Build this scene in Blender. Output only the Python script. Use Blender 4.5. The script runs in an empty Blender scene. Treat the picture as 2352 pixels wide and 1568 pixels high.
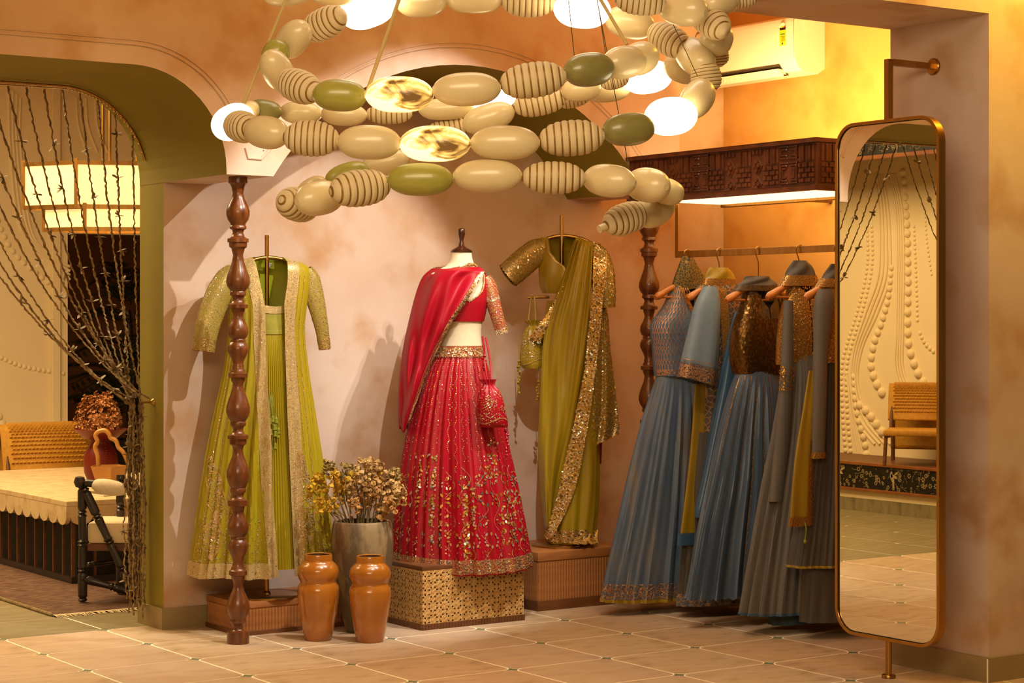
import bpy, bmesh, math, random
from math import sin, cos, pi, sqrt, radians, atan2, asin, acos
from mathutils import Vector, Matrix
random.seed(11)
R = random.random
scene = bpy.context.scene
col = scene.collection

# ------------------------------------------------------------------ camera
# level camera; world X runs along the arcade wall, Y into it, Z up
ANG, FPX, CAMZ, HOR = 0.60195, 4620.0, 1.4328, 730.0
CA, SA = cos(ANG), sin(ANG)
cam = bpy.data.objects.new('camera', bpy.data.cameras.new('camera'))
col.objects.link(cam); scene.camera = cam
cam.location = (0, 0, CAMZ); cam.rotation_euler = (pi/2, 0, -ANG)
cam.data.sensor_width = 36; cam.data.lens = FPX/2352*36
cam.data.shift_y = -54/2352; cam.data.clip_end = 100

def srgb(h):
    h = h.lstrip('#'); c = [int(h[i:i+2], 16)/255 for i in (0, 2, 4)]
    return tuple(x/12.92 if x <= .04045 else ((x+.055)/1.055)**2.4 for x in c)

# ------------------------------------------------------------------ world, lights, exposure
vs = scene.view_settings
vs.view_transform = 'Standard'; vs.look = 'None'; vs.gamma = 1.0; vs.use_curve_mapping = False
vs.exposure = 0.1
wld = bpy.data.worlds.new('world'); scene.world = wld; wld.use_nodes = True
wb = wld.node_tree.nodes['Background']
wb.inputs[0].default_value = (1.0, .62, .28, 1); wb.inputs[1].default_value = .11

WARM = (1.0, .72, .40); GOLD = (1.0, .58, .06); SOFT = (1.0, .88, .66); CLEAR = (1.0, .97, .92)
def look(o, target):
    o.rotation_euler = (Vector(target)-o.location).to_track_quat('-Z', 'Y').to_euler()
def spot(name, loc, target, power, angle, blend=.4, radius=.03, c=SOFT):
    d = bpy.data.lights.new(name, 'SPOT'); d.energy = power; d.spot_size = radians(angle); d.spot_blend = blend
    d.shadow_soft_size = radius; d.color = c
    o = bpy.data.objects.new(name, d); col.objects.link(o); o.location = loc; look(o, target); return o
def area(name, loc, target, power, sx, sy, c=WARM, spread=180):
    d = bpy.data.lights.new(name, 'AREA'); d.shape = 'RECTANGLE'; d.size = sx; d.size_y = sy; d.energy = power; d.color = c
    d.spread = radians(spread)
    o = bpy.data.objects.new(name, d); col.objects.link(o); o.location = loc; look(o, target); return o
def point(name, loc, power, radius=.1, c=WARM):
    d = bpy.data.lights.new(name, 'POINT'); d.energy = power; d.shadow_soft_size = radius; d.color = c
    o = bpy.data.objects.new(name, d); col.objects.link(o); o.location = loc; return o

# track spots on the ceiling between lintel and arcade
spot('spot_coat', (5.6, 6.5, 3.4), (4.4, 8.4, .9), 165, 49, .3, .015, CLEAR)
spot('spot_coat_second', (4.4, 6.1, 3.3), (4.7, 8.4, .95), 215, 46, .35, .015, CLEAR)
spot('spot_lehenga', (5.7, 6.35, 3.45), (5.2, 8.1, .8), 120, 34, .7, .02, CLEAR)
spot('spot_sari', (6.0, 6.6, 3.45), (5.9, 8.2, .9), 14, 40, .7, .02, WARM)
spot('spot_rail', (4.9, 6.25, 3.45), (6.4, 7.3, .7), 66, 32, .6, .03, CLEAR)
# general ceiling lights of the shop floor
area('ceiling_light_shop', (.4, 1.6, 3.4), (4.4, 7.0, 1.3), 168, 3.0, 1.6, (1, .77, .46))
area('ceiling_light_front', (3.6, 5.0, 3.5), (3.9, 6.6, 0), 20, 1.6, .8, SOFT)
area('ceiling_light_floor', (4.4, 6.8, 3.5), (4.4, 6.8, 0), 13, 2.4, .3, SOFT, 110)
area('lintel_cove', (3.9, 6.1, 3.25), (4.0, 7.88, 2.75), 21, 3.6, .08, (1, .58, .14))
area('ceiling_light_partition', (6.5, 4.95, 3.5), (6.3, 5.5, 2.7), 48, .9, .10, GOLD)
# LED strip on top of the carved pelmet, washing the yellow wall behind it
area('pelmet_uplight', (6.5, 7.2, 2.26), (7.25, 7.1, 2.75), 43, 1.3, .08, (1, .62, .20))
# lounge behind the arch
area('lounge_ceiling_light', (3.2, 11.0, 3.4), (3.2, 11.0, 0), 260, 2.5, 3.0, (1, .74, .38))

# ------------------------------------------------------------------ helpers
def W(u, v, z):
    """world point seen at photo pixel (u, v) at forward distance z"""
    xc = (u-1176)/FPX*z
    return Vector((xc*CA+z*SA, -xc*SA+z*CA, CAMZ-(v-HOR)/FPX*z))
def floor_at(u, v):
    return W(u, v, FPX*CAMZ/(v-HOR))

class Frame:
    """upright local frame of a thing: x to its right, y away from the viewer, z up, origin on the floor"""
    def __init__(s, u0, z, delta=0.0, pos=None):
        p = pos or W(u0, HOR, z); s.o = Vector((p[0], p[1], 0)); s.rot = -ANG+delta
        s.ex = Vector((cos(s.rot), sin(s.rot))); s.ey = Vector((-sin(s.rot), cos(s.rot)))
    def p(s, u, v, d=0.0):
        k = (u-1176)/FPX; dv = Vector((k*CA+SA, -k*SA+CA)); o2 = s.o.xy+s.ey*d
        t = o2.dot(s.ey)/dv.dot(s.ey); q = dv*t
        return Vector(((q-s.o.xy).dot(s.ex), d, CAMZ-(v-HOR)/FPX*t))
    def row(s, v, L, Rr, b, dy=0):
        a, c = s.p(L, v), s.p(Rr, v)
        return ((a.z+c.z)/2, (a.x+c.x)/2, (c.x-a.x)/2, b, dy)
    def thing(s, name, label, cat, group=None, z=0):
        o = thing(name, label, cat, (s.o.x, s.o.y, z), s.rot, group); return o

class MB:
    def __init__(s): s.v = []; s.f = []; s.m = []
    def add(s, vs_, fs, mi=0):
        n = len(s.v); s.v += [tuple(x) for x in vs_]
        for f in fs: s.f.append(tuple(i+n for i in f)); s.m.append(mi)
    def box(s, x0, x1, y0, y1, z0, z1, mi=0):
        s.add([(x0,y0,z0),(x1,y0,z0),(x1,y1,z0),(x0,y1,z0),(x0,y0,z1),(x1,y0,z1),(x1,y1,z1),(x0,y1,z1)],
              [(0,3,2,1),(4,5,6,7),(0,1,5,4),(1,2,6,5),(2,3,7,6),(3,0,4,7)], mi)
    def lathe(s, prof, seg=24, c=(0,0,0), mi=0, caps=True, mis=None):
        n = len(prof); vs_ = []
        for r, z in prof:
            for k in range(seg):
                a = 2*pi*k/seg; vs_.append((c[0]+r*cos(a), c[1]+r*sin(a), c[2]+z))
        b0 = len(s.v); s.v += vs_
        for i in range(n-1):
            for k in range(seg):
                k2 = (k+1) % seg
                s.f.append((b0+i*seg+k, b0+i*seg+k2, b0+(i+1)*seg+k2, b0+(i+1)*seg+k)); s.m.append(mis[i] if mis else mi)
        if caps:
            s.f.append(tuple(b0+k for k in reversed(range(seg)))); s.m.append(mi)
            s.f.append(tuple(b0+(n-1)*seg+k for k in range(seg))); s.m.append(mi)
    def tube(s, pts, r, seg=8, mi=0, caps=True, flat=1.0, up0=None):
        pts = [Vector(p) for p in pts]; n = len(pts); b0 = len(s.v); up = Vector(up0) if up0 else None
        for i, p in enumerate(pts):
            t = (pts[min(i+1, n-1)]-pts[max(i-1, 0)])
            if t.length < 1e-9: t = Vector((0, 0, 1))
            t.normalize()
            if up is None:
                up = Vector((0, 0, 1)) if abs(t.z) < .9 else Vector((0, 1, 0))
            sd = t.cross(up)
            if sd.length < 1e-6: sd = Vector((1, 0, 0))
            sd.normalize(); up = sd.cross(t)
            rr = r[i] if isinstance(r, (list, tuple)) else r
            for k in range(seg):
                a = 2*pi*k/seg; s.v.append(tuple(p+sd*(rr*cos(a))+up*(rr*flat*sin(a))))
        for i in range(n-1):
            for k in range(seg):
                k2 = (k+1) % seg
                s.f.append((b0+i*seg+k, b0+i*seg+k2, b0+(i+1)*seg+k2, b0+(i+1)*seg+k)); s.m.append(mi)
        if caps:
            s.f.append(tuple(b0+k for k in reversed(range(seg)))); s.m.append(mi)
            s.f.append(tuple(b0+(n-1)*seg+k for k in range(seg))); s.m.append(mi)
    def grid(s, fn, nu, nv, mi=0, closed=False, mfn=None):
        b0 = len(s.v); w = nu if closed else nu+1
        for j in range(nv+1):
            for i in range(w): s.v.append(tuple(fn(i/nu, j/nv)))
        for j in range(nv):
            for i in range(nu):
                i2 = (i+1) % w
                s.f.append((b0+j*w+i, b0+(j+1)*w+i, b0+(j+1)*w+i2, b0+j*w+i2)); s.m.append(mfn((i+.5)/nu, (j+.5)/nv) if mfn else mi)
    def prism(s, poly, z0, z1, mi=0, axis='z'):
        n = len(poly)
        def P(a, b, c): return {'z': (a, b, c), 'y': (a, c, b), 'x': (c, a, b)}[axis]
        s.add([P(a, b, z0) for a, b in poly]+[P(a, b, z1) for a, b in poly],
              [tuple(reversed(range(n))), tuple(range(n, 2*n))]+[(i, (i+1) % n, n+(i+1) % n, n+i) for i in range(n)], mi)
    def flake(s, p, n, t, l, w, mi=0, tilt=.3):
        p = Vector(p); n = Vector(n).normalized(); t = Vector(t)
        t = (t-n*t.dot(n))
        if t.length < 1e-6: return
        t.normalize(); b = n.cross(t)
        h1, h2 = (R()-.5)*tilt, (R()-.5)*tilt
        def q(a, c): return p+t*a*l+b*c*w+n*(a*l*h1+c*w*h2+.0012)
        s.add([q(-.5, 0), q(-.1, .5), q(.28, .36), q(.5, 0), q(.28, -.36), q(-.1, -.5)], [(0, 5, 4, 3, 2, 1)], mi)
    def mesh(s, name, mats, smooth=True, ang=38, bevel=0, solid=0):
        me = bpy.data.meshes.new(name)
        me.from_pydata(s.v, [], s.f)
        mats = mats if isinstance(mats, (list, tuple)) else [mats]
        for m in mats: me.materials.append(m)
        me.polygons.foreach_set('material_index', s.m)
        bm = bmesh.new(); bm.from_mesh(me)
        if bevel:
            bmesh.ops.remove_doubles(bm, verts=bm.verts, dist=1e-6)
            ed = [e for e in bm.edges if e.is_manifold and e.calc_face_angle(0) > radians(30)]
            bmesh.ops.bevel(bm, geom=ed, offset=bevel, segments=2, profile=.5, affect='EDGES')
        bmesh.ops.recalc_face_normals(bm, faces=bm.faces)
        bm.to_mesh(me); bm.free()
        me.polygons.foreach_set('use_smooth', [smooth]*len(me.polygons))
        if smooth: me.set_sharp_from_angle(angle=radians(ang))
        me.update(); return me
    def build(s, name, mats, parent=None, smooth=True, ang=38, bevel=0, solid=0, kind=None, label=None):
        me = s.mesh(name, mats, smooth, ang, bevel)
        o = link(name, me, parent)
        if solid:
            md = o.modifiers.new('thickness', 'SOLIDIFY'); md.thickness = solid; md.offset = 0
        if kind: o['kind'] = kind
        if label: o['label'] = label
        return o
def link(name, me, parent=None, loc=None, rot=None, scale=None):
    o = bpy.data.objects.new(name, me); col.objects.link(o)
    if parent: o.parent = parent
    if loc is not None: o.location = loc
    if rot is not None: o.rotation_euler = rot
    if scale is not None: o.scale = scale
    return o
def tag(o, label=None, cat=None, group=None, kind=None):
    if label: o['label'] = label
    if cat: o['category'] = cat
    if group: o['group'] = group
    if kind: o['kind'] = kind
    return o
def thing(name, label, cat, loc=(0, 0, 0), rz=0, group=None):
    o = bpy.data.objects.new(name, None); col.objects.link(o); o.empty_display_size = .1
    o.location = loc; o.rotation_euler = (0, 0, rz)
    return tag(o, label, cat, group)
def struct(o): o['kind'] = 'structure'; return o
def lerp(a, b, t): return a+(b-a)*t
def interp(tab, x):
    """piecewise smooth lookup in [(x, y), ...] sorted by x"""
    if x <= tab[0][0]: return tab[0][1]
    for (x0, y0), (x1, y1) in zip(tab, tab[1:]):
        if x <= x1: return lerp(y0, y1, (x-x0)/(x1-x0) if x1 > x0 else 0)
    return tab[-1][1]
def smooth_path(pts, n=6):
    pts = [Vector(p) for p in pts]; out = []
    for i in range(len(pts)-1):
        p0, p1, p2, p3 = pts[max(i-1, 0)], pts[i], pts[i+1], pts[min(i+2, len(pts)-1)]
        for k in range(n):
            t = k/n; out.append(.5*((2*p1)+(p2-p0)*t+(2*p0-5*p1+4*p2-p3)*t*t+(3*p1-p0-3*p2+p3)*t**3))
    out.append(pts[-1]); return out

# ------------------------------------------------------------------ materials
def mat(name, c, rough=.55, metal=0.0, c2=None, scale=4.0, detail=4.0, lo=.35, hi=.65, bump=0.0, bscale=60.0, stretch=None,
        emit=None, estr=0.0, coat=0.0, sheen=0.0, c3=None, scale3=14.0, spec=.5, trans=0.0, aniso=0.0, bdist=.01, wave=None):
    m = bpy.data.materials.new(name); m.use_nodes = True
    nt = m.node_tree; N = nt.nodes; L = nt.links; b = N['Principled BSDF']
    C = lambda x: (*(srgb(x) if isinstance(x, str) else x), 1)
    b.inputs['Base Color'].default_value = C(c); b.inputs['Roughness'].default_value = rough; b.inputs['Metallic'].default_value = metal
    b.inputs['Coat Weight'].default_value = coat; b.inputs['Sheen Weight'].default_value = sheen
    b.inputs['Specular IOR Level'].default_value = spec; b.inputs['Transmission Weight'].default_value = trans
    if aniso: b.inputs['Anisotropic'].default_value = aniso
    tc = N.new('ShaderNodeTexCoord'); src = tc.outputs['Object']
    if stretch:
        mp = N.new('ShaderNodeMapping'); mp.inputs['Scale'].default_value = stretch; L.new(src, mp.inputs[0]); src = mp.outputs[0]
    out = None
    if c2:
        n = N.new('ShaderNodeTexNoise'); n.inputs['Scale'].default_value = scale; n.inputs['Detail'].default_value = detail
        L.new(src, n.inputs['Vector'])
        r = N.new('ShaderNodeValToRGB'); r.color_ramp.elements[0].color = C(c); r.color_ramp.elements[1].color = C(c2)
        r.color_ramp.elements[0].position = lo; r.color_ramp.elements[1].position = hi
        L.new(n.outputs['Fac'], r.inputs[0]); out = r.outputs[0]
        if c3:
            n3 = N.new('ShaderNodeTexNoise'); n3.inputs['Scale'].default_value = scale3; n3.inputs['Detail'].default_value = 5
            L.new(src, n3.inputs['Vector'])
            r3 = N.new('ShaderNodeMapRange'); r3.inputs[1].default_value = .5; r3.inputs[2].default_value = .72; L.new(n3.outputs['Fac'], r3.inputs[0])
            mx = N.new('ShaderNodeMix'); mx.data_type = 'RGBA'; L.new(r3.outputs[0], mx.inputs[0]); L.new(out, mx.inputs[6]); mx.inputs[7].default_value = C(c3)
            out = mx.outputs[2]
        L.new(out, b.inputs['Base Color'])
    if bump:
        if wave:
            n = N.new('ShaderNodeTexWave'); n.inputs['Scale'].default_value = bscale; n.bands_direction = wave; n.inputs['Distortion'].default_value = 2.0
        else:
            n = N.new('ShaderNodeTexNoise'); n.inputs['Scale'].default_value = bscale; n.inputs['Detail'].default_value = 6
        L.new(src, n.inputs['Vector'])
        bp = N.new('ShaderNodeBump'); bp.inputs['Strength'].default_value = bump; bp.inputs['Distance'].default_value = bdist
        L.new(n.outputs['Fac'], bp.inputs['Height']); L.new(bp.outputs[0], b.inputs['Normal'])
    if emit:
        b.inputs['Emission Color'].default_value = C(emit); b.inputs['Emission Strength'].default_value = estr
    return m
def embroidered(name, base, gold, scale=60, thr=.42, rough=.5, metal=.8, fine=None, base2=None):
    """cloth with a dense net of metal thread and small mirror bits"""
    m = mat(name, base, rough, 0, c2=base2 or base, scale=8)
    nt = m.node_tree; N = nt.nodes; L = nt.links; b = N['Principled BSDF']
    tc = N.new('ShaderNodeTexCoord')
    v = N.new('ShaderNodeTexVoronoi'); v.feature = 'DISTANCE_TO_EDGE'; v.inputs['Scale'].default_value = scale
    L.new(tc.outputs['Object'], v.inputs['Vector'])
    mr = N.new('ShaderNodeMapRange'); mr.inputs[1].default_value = thr*.25; mr.inputs[2].default_value = thr*.38; mr.inputs[3].default_value = 1; mr.inputs[4].default_value = 0
    L.new(v.outputs['Distance'], mr.inputs[0])
    v2 = N.new('ShaderNodeTexVoronoi'); v2.inputs['Scale'].default_value = scale*2.3; L.new(tc.outputs['Object'], v2.inputs['Vector'])
    g = N.new('ShaderNodeMapRange'); g.inputs[1].default_value = .18; g.inputs[2].default_value = .30; g.inputs[3].default_value = 1; g.inputs[4].default_value = 0
    L.new(v2.outputs['Distance'], g.inputs[0])
    mxm = N.new('ShaderNodeMath'); mxm.operation = 'MAXIMUM'; L.new(mr.outputs[0], mxm.inputs[0]); L.new(g.outputs[0], mxm.inputs[1])
    mx = N.new('ShaderNodeMix'); mx.data_type = 'RGBA'; L.new(mxm.outputs[0], mx.inputs[0])
    src = b.inputs['Base Color'].links[0].from_socket; L.new(src, mx.inputs[6]); mx.inputs[7].default_value = (*srgb(gold), 1)
    L.new(mx.outputs[2], b.inputs['Base Color'])
    mm = N.new('ShaderNodeMath'); mm.operation = 'MULTIPLY'; mm.inputs[1].default_value = metal; L.new(mxm.outputs[0], mm.inputs[0]); L.new(mm.outputs[0], b.inputs['Metallic'])
    rr = N.new('ShaderNodeMapRange'); rr.inputs[3].default_value = rough; rr.inputs[4].default_value = .32; L.new(mxm.outputs[0], rr.inputs[0]); L.new(rr.outputs[0], b.inputs['Roughness'])
    bp = N.new('ShaderNodeBump'); bp.inputs['Strength'].default_value = .7; bp.inputs['Distance'].default_value = .003
    L.new(mxm.outputs[0], bp.inputs['Height']); L.new(bp.outputs[0], b.inputs['Normal'])
    return m

M = {}
M['lime'] = mat('pink_limewash', '#C0A288', .88, c2='#D4BEAC', scale=1.6, detail=6, c3='#B68C62', scale3=3.5, bump=.12, bscale=18, lo=.3, hi=.7)
M['lime_grey'] = mat('ochre_limewash', '#C2924E', .88, c2='#CE9E5C', scale=1.5, detail=6, c3='#B47E3C', scale3=3.2, bump=.12, bscale=18, lo=.3, hi=.7)
M['olive'] = mat('olive_paint', '#827416', .75, c2='#8A7C1C', scale=2, bump=.04, bscale=30)
M['cream_wall'] = mat('cream_plaster', '#E3CFA4', .8, c2='#E8D6AE', scale=1.2, bump=.05, bscale=20)
M['brown_wall'] = mat('brown_wall', '#8A6440', .8, c2='#7A5636', scale=1.5)
M['ceil'] = mat('ceiling_paint', '#D9A679', .85, c2='#CF9A6C', scale=1.0)
M['grout'] = mat('grout', '#FFF0D0', .85)
def tile_mat(name, c, c2, c3): return mat(name, c, .45, c2=c2, scale=5, detail=6, c3=c3, scale3=7, bump=.06, bscale=25, stretch=(1, 2.2, 1), spec=.4)
M['tiles'] = [tile_mat('cream_tile', '#BCA280', '#C6AE8C', '#A68A66'), tile_mat('cream_tile_b', '#B89C7A', '#C2A686', '#A08462'), tile_mat('cream_tile_c', '#C0A88C', '#B89E82', '#AE9278')]
M['inset'] = mat('green_inset_tile', '#5E6A4E', .4, c2='#7C8468', scale=60)
M['gtile'] = mat('grey_tile', '#7C7050', .4, c2='#8E8260', scale=4, detail=6, stretch=(1, 3, 1), c3='#6A6046', scale3=5)
M['skirting'] = mat('skirting_tile', '#8E7A50', .5, c2='#9C865A', scale=5, detail=6)
M['wood'] = mat('turned_wood', '#52260E', .3, c2='#724018', scale=9, detail=5, stretch=(4, 4, .6), coat=.25)
M['dkwood'] = mat('dark_carved_wood', '#4E2612', .4, c2='#6C381C', scale=14, detail=5, coat=.15)
M['capwood'] = mat('neck_cap_wood', '#2E140A', .25, c2='#45200F', scale=20, coat=.5)
M['brass'] = mat('brushed_brass', '#A5793C', .32, 1.0, c2='#B58A4A', scale=30, stretch=(1, 1, .1))
M['mirror'] = mat('mirror_glass', '#E6E0D0', .0, 1.0)
M['black'] = mat('black_gap', '#0C0A08', .6)
M['ebony'] = mat('ebonised_wood', '#17110D', .35, c2='#241B14', scale=20, coat=.2)
M['white'] = mat('white_plastic', '#E9E4D8', .35)
M['oak'] = mat('oak_veneer', '#8F5A2C', .45, c2='#A56B38', scale=6, detail=5, stretch=(1, 1, 5))
M['walnut'] = mat('walnut', '#5B3416', .45, c2='#6E421E', scale=8, stretch=(1, 1, 5))
M['gold'] = mat('gold_thread', '#CDA664', .4, .55)
M['silver'] = mat('mirror_sequin', '#F0E8D4', .2, .7)
M['amber'] = mat('amber_sequin', '#C28A30', .3, .7)
M['teal'] = mat('teal_sequin', '#7C948E', .25, .7)
M['rose'] = mat('rose_gold_thread', '#C09068', .4, .5)
FL = [M['gold'], M['silver'], M['amber'], M['teal']]

# ------------------------------------------------------------------ setting
TP, TX0, TY0 = .48, 3.689, 8.680          # tile pitch and lattice origin
YF, YB, YT = 7.88, 8.527, 8.79            # arcade front, alcove back wall, rear of that wall
XJ, XW, XP = 3.914, 7.28, 6.024           # jamb of the left arch, right wall, face of the partition end
PY0, PY1, PZ = 5.457, 5.994, 2.63         # partition wall and underside of its lintel
CEIL, YFAR, XSTAGE = 3.6, 15.0, .94

m = MB(); m.box(-1, 9.5, 2.0, 17.5, -.10, -.0005)
floor = struct(m.build('floor', M['grout'], smooth=False))
def rounded_tile(r, h=.005, size=TP):
    a = size/2-.0036; pts = []
    for sx, sy, a0 in ((1, 1, 0), (-1, 1, pi/2), (-1, -1, pi), (1, -1, 1.5*pi)):
        for k in range(4):
            t = a0+k*pi/6
            pts.append((sx*(a-r)+r*cos(t), sy*(a-r)+r*sin(t)))
    mb = MB(); n = len(pts)
    inner = [(x*.988, y*.988) for x, y in pts]
    mb.add([(x, y, 0) for x, y in pts]+[(x, y, h*.6) for x, y in pts]+[(x, y, h) for x, y in inner],
           [tuple(range(2*n, 3*n))]+[(i, (i+1) % n, n+(i+1) % n, n+i) for i in range(n)]+[(n+i, n+(i+1) % n, 2*n+(i+1) % n, 2*n+i) for i in range(n)])
    return mb
tile_me = [rounded_tile(.042).mesh('tile', mm, smooth=False) for mm in M['tiles']]
gt_me = rounded_tile(.003).mesh('grey_tile', M['gtile'], smooth=False)
star = []
for q in range(4):
    a0 = q*pi/2; star.append((.034*cos(a0), .034*sin(a0)))
    star.append((.0165*cos(a0+pi/4), .0165*sin(a0+pi/4)))
ms = MB(); ms.prism(star, 0, .0045); star_me = ms.mesh('inset_tile', M['inset'], smooth=False)
def in_view(x, y, marg=260):
    z = x*SA+y*CA; xc = x*CA-y*SA
    if z < 1: return False
    u = 1176+FPX*xc/z; v = HOR+FPX*CAMZ/z
    return -marg < u < 2352+marg and v < 1568+130
def in_mirror(x, y):           # also what the standing mirror sees
    return in_view(2*5.767-x, y, -1500+1176) and x < 5.7 and y > 5.8
far_mb = MB(); tile_ring = [(-.236, -.236), (.236, -.236), (.236, .236), (-.236, .236)]
for i in range(-8, 12):
    for j in range(-14, 14):
        cx, cy = TX0+(i+.5)*TP, TY0-(j+.5)*TP
        u_ok = in_view(cx, cy) or (2*5.767-cx > 0 and cy > 5.7 and cx < 5.6 and 1750 < 1176+FPX*((11.534-cx)*CA-cy*SA)/((11.534-cx)*SA+cy*CA) < 2330)
        if not u_ok:
            if j >= 0 and TX0-5*TP < cx < XW and not (cy > YB+.3 and cx > XJ):
                far_mb.add([(cx+q[0], cy+q[1], .0009) for q in tile_ring], [tuple(range(len(tile_ring)))], (i*7+j*3) % 3)
            elif j < 0 and XSTAGE+.1 < cx < 9.2 and cy < 15:
                far_mb.add([(cx+q[0], cy+q[1], .0009) for q in tile_ring], [tuple(range(len(tile_ring)))], 3)
            continue
        if j >= 0:
            if cy > YB+.3 and cx > XJ: continue
            if cx > XW: continue
            link('tile', tile_me[(i*7+j*3) % 3], floor, (cx, cy, -.004), (0, 0, pi*((i*5+j) % 2)))
            link('inset_tile', star_me, floor, (TX0+i*TP, TY0-j*TP, -.0042))
        else:
            if cx < XSTAGE+.1 or cy > 13.5: continue
            link('tile', gt_me, floor, (cx, cy, -.004))

o = far_mb.build('tile_field', M['tiles']+[M['gtile']], floor, smooth=False); o['kind'] = 'stuff'
# arcade: arches with flat springing blocks, front plane YF
MX0, MX1, SPR, APEX = 4.141, 6.21, 2.055, 2.616
hc = (MX1-MX0)/2; RAD = (hc*hc+(APEX-SPR)**2)/(2*(APEX-SPR)); MCX = (MX0+MX1)/2; MCZ = APEX-RAD
def arch_left(off=0, n=14):      # right half of the rounded opening, from far left to springing
    r = .43+off; pts = [(1.44, 2.5+off), (XJ-.43, 2.5+off)]
    for k in range(1, n+1):
        t = pi/2*(1-k/n); pts.append((XJ-.43+r*cos(t), 2.07+r*sin(t)))
    return pts
def arch_mid(off=0, n=28, clip=0):
    t0 = asin(hc/RAD); rr = RAD+off
    return [(MCX+rr*sin(t), MCZ+rr*cos(t)) for t in [(-t0+2*t0*k/n)*(1-clip) for k in range(n+1)]]
low = arch_left()+[(XJ, SPR)]+arch_mid()+[(6.44, SPR)]
m = MB()
for (xa, za), (xb, zb) in zip(low, low[1:]):
    if xb-xa > 1e-6:
        m.add([(xa, YF, za), (xb, YF, zb), (xb, YF, CEIL), (xa, YF, CEIL)], [(0, 1, 2, 3)], 0)
        m.add([(xa, YT, za), (xb, YT, zb), (xb, YT, CEIL), (xa, YT, CEIL)], [(3, 2, 1, 0)], 0)
for pts, mi, ye in ((arch_left()+[(XJ, SPR)], 1, YT), ([(XJ, SPR), (MX0, SPR)], 0, YB+.01), (arch_mid(), 1, YB+.01), ([(MX1, SPR), (6.44, SPR)], 0, YB+.01)):
    for (xa, za), (xb, zb) in zip(pts, pts[1:]):
        m.add([(xa, YF, za), (xb, YF, zb), (xb, ye, zb), (xa, ye, za)], [(0, 1, 2, 3)], mi)
m.add([(6.44, YF, SPR), (6.44, YT, SPR), (6.44, YT, CEIL), (6.44, YF, CEIL)], [(0, 1, 2, 3)], 0)
struct(m.build('wall_arcade', [M['lime'], M['olive']], ang=30))
m2 = MB(); m2.box(XJ+.0012, 7.5, YB, YT, 0, CEIL)
m2.m = [0, 0, 0, 0, 0, 1]       # the jamb facing the arch is olive
struct(m2.build('wall_back', [M['lime'], M['olive']], smooth=False))
m = MB(); m.box(.8, 1.44, YF, YT, 0, CEIL); struct(m.build('wall_arch_end', M['lime'], smooth=False))
m = MB(); m.box(XW, 7.5, 5.9, YB, 0, CEIL); struct(m.build('wall_right', M['lime_grey'], smooth=False))
m = MB(); m.box(XP, 9.5, PY0, PY1, 0, CEIL); m.box(-1, XP, PY0, PY1, PZ, CEIL); struct(m.build('wall_partition', M['lime'], smooth=False))
m = MB(); m.box(-1, 9.5, 2.0, 17.5, CEIL, CEIL+.1); struct(m.build('ceiling', M['ceil'], smooth=False))
# lounge shell
m = MB(); m.box(3.0, 6.07, YFAR, YFAR+.12, 0, 3.4); m.box(6.07, 9.3, YFAR, YFAR+.12, 2.1, 3.4)
lounge_wall = struct(m.build('wall_lounge', M['cream_wall'], smooth=False))
m = MB(); m.box(5.5, 9.5, 17.3, 17.5, 0, CEIL); m.box(9.3, 9.5, 8.9, 17.3, 0, CEIL); struct(m.build('wall_corridor', M['brown_wall'], smooth=False))
m = MB(); m.box(-.1, .30, 8.8, 15, 0, CEIL)
stage_wall = struct(m.build('wall_stage', M['cream_wall'], smooth=False))
m = MB(); m.box(5.93, 6.0, YFAR-.035, YFAR-.0005, 0, 3.3); struct(m.build('trim_1', M['cream_wall'], smooth=False, bevel=.006))

# arch mouldings: a pair of raised beads following each arch, and the panel on the springing block
def mould(name, pts, r=.006, y=YF):
    mb = MB(); mb.tube([(x, y-.001, z) for x, z in pts], r, 8); return struct(mb.build(name, M['lime']))
mould('trim_2', arch_left(.085)[:12]); mould('trim_3', arch_left(.103)[:12], .004)
mould('trim_4', arch_mid(.085, clip=.05)); mould('trim_5', arch_mid(.103, clip=.05), .004)
pan = [W(559, 340, 8.78), W(567, 363, 8.78), W(607, 364, 8.78), W(632, 335, 8.82), W(640, 310, 8.84)]
mould('trim_6', [(p.x, p.z) for p in pan], .007)

# tile skirtings
def skirting(name, p0, p1, n, h=.098, th=.012):
    d = Vector(p1)-Vector(p0); L_ = d.length; k = max(1, round(L_/.48)); w = L_/k
    base = MB(); base.box(0, L_, 0, th*.6, 0, h-.004); o = struct(base.build(name, M['grout'], smooth=False))
    o.location = (p0[0], p0[1], 0); o.rotation_euler = (0, 0, atan2(d.y, d.x))
    t = MB(); t.box(.0015, w-.0015, -th*.4, th*.5, .001, h); me = t.mesh('skirting_tile', M['skirting'], smooth=False)
    for i in range(k): link('skirting_tile', me, o, (i*w, 0, 0))
skirting('baseboard_jamb', (XJ-.007, YT, 0), (XJ-.007, YB-.01, 0), 1)
skirting('baseboard_back', (XJ-.01, YB-.007, 0), (XW, YB-.007, 0), 1)
skirting('baseboard_partition_end', (XP-.007, PY1, 0), (XP-.007, PY0-.01, 0), 1)
skirting('baseboard_partition', (XP-.012, PY0-.007, 0), (8.0, PY0-.007, 0), 1)
skirting('baseboard_right', (XW-.007, YB-.02, 0), (XW-.007, PY1, 0), 1)

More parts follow.
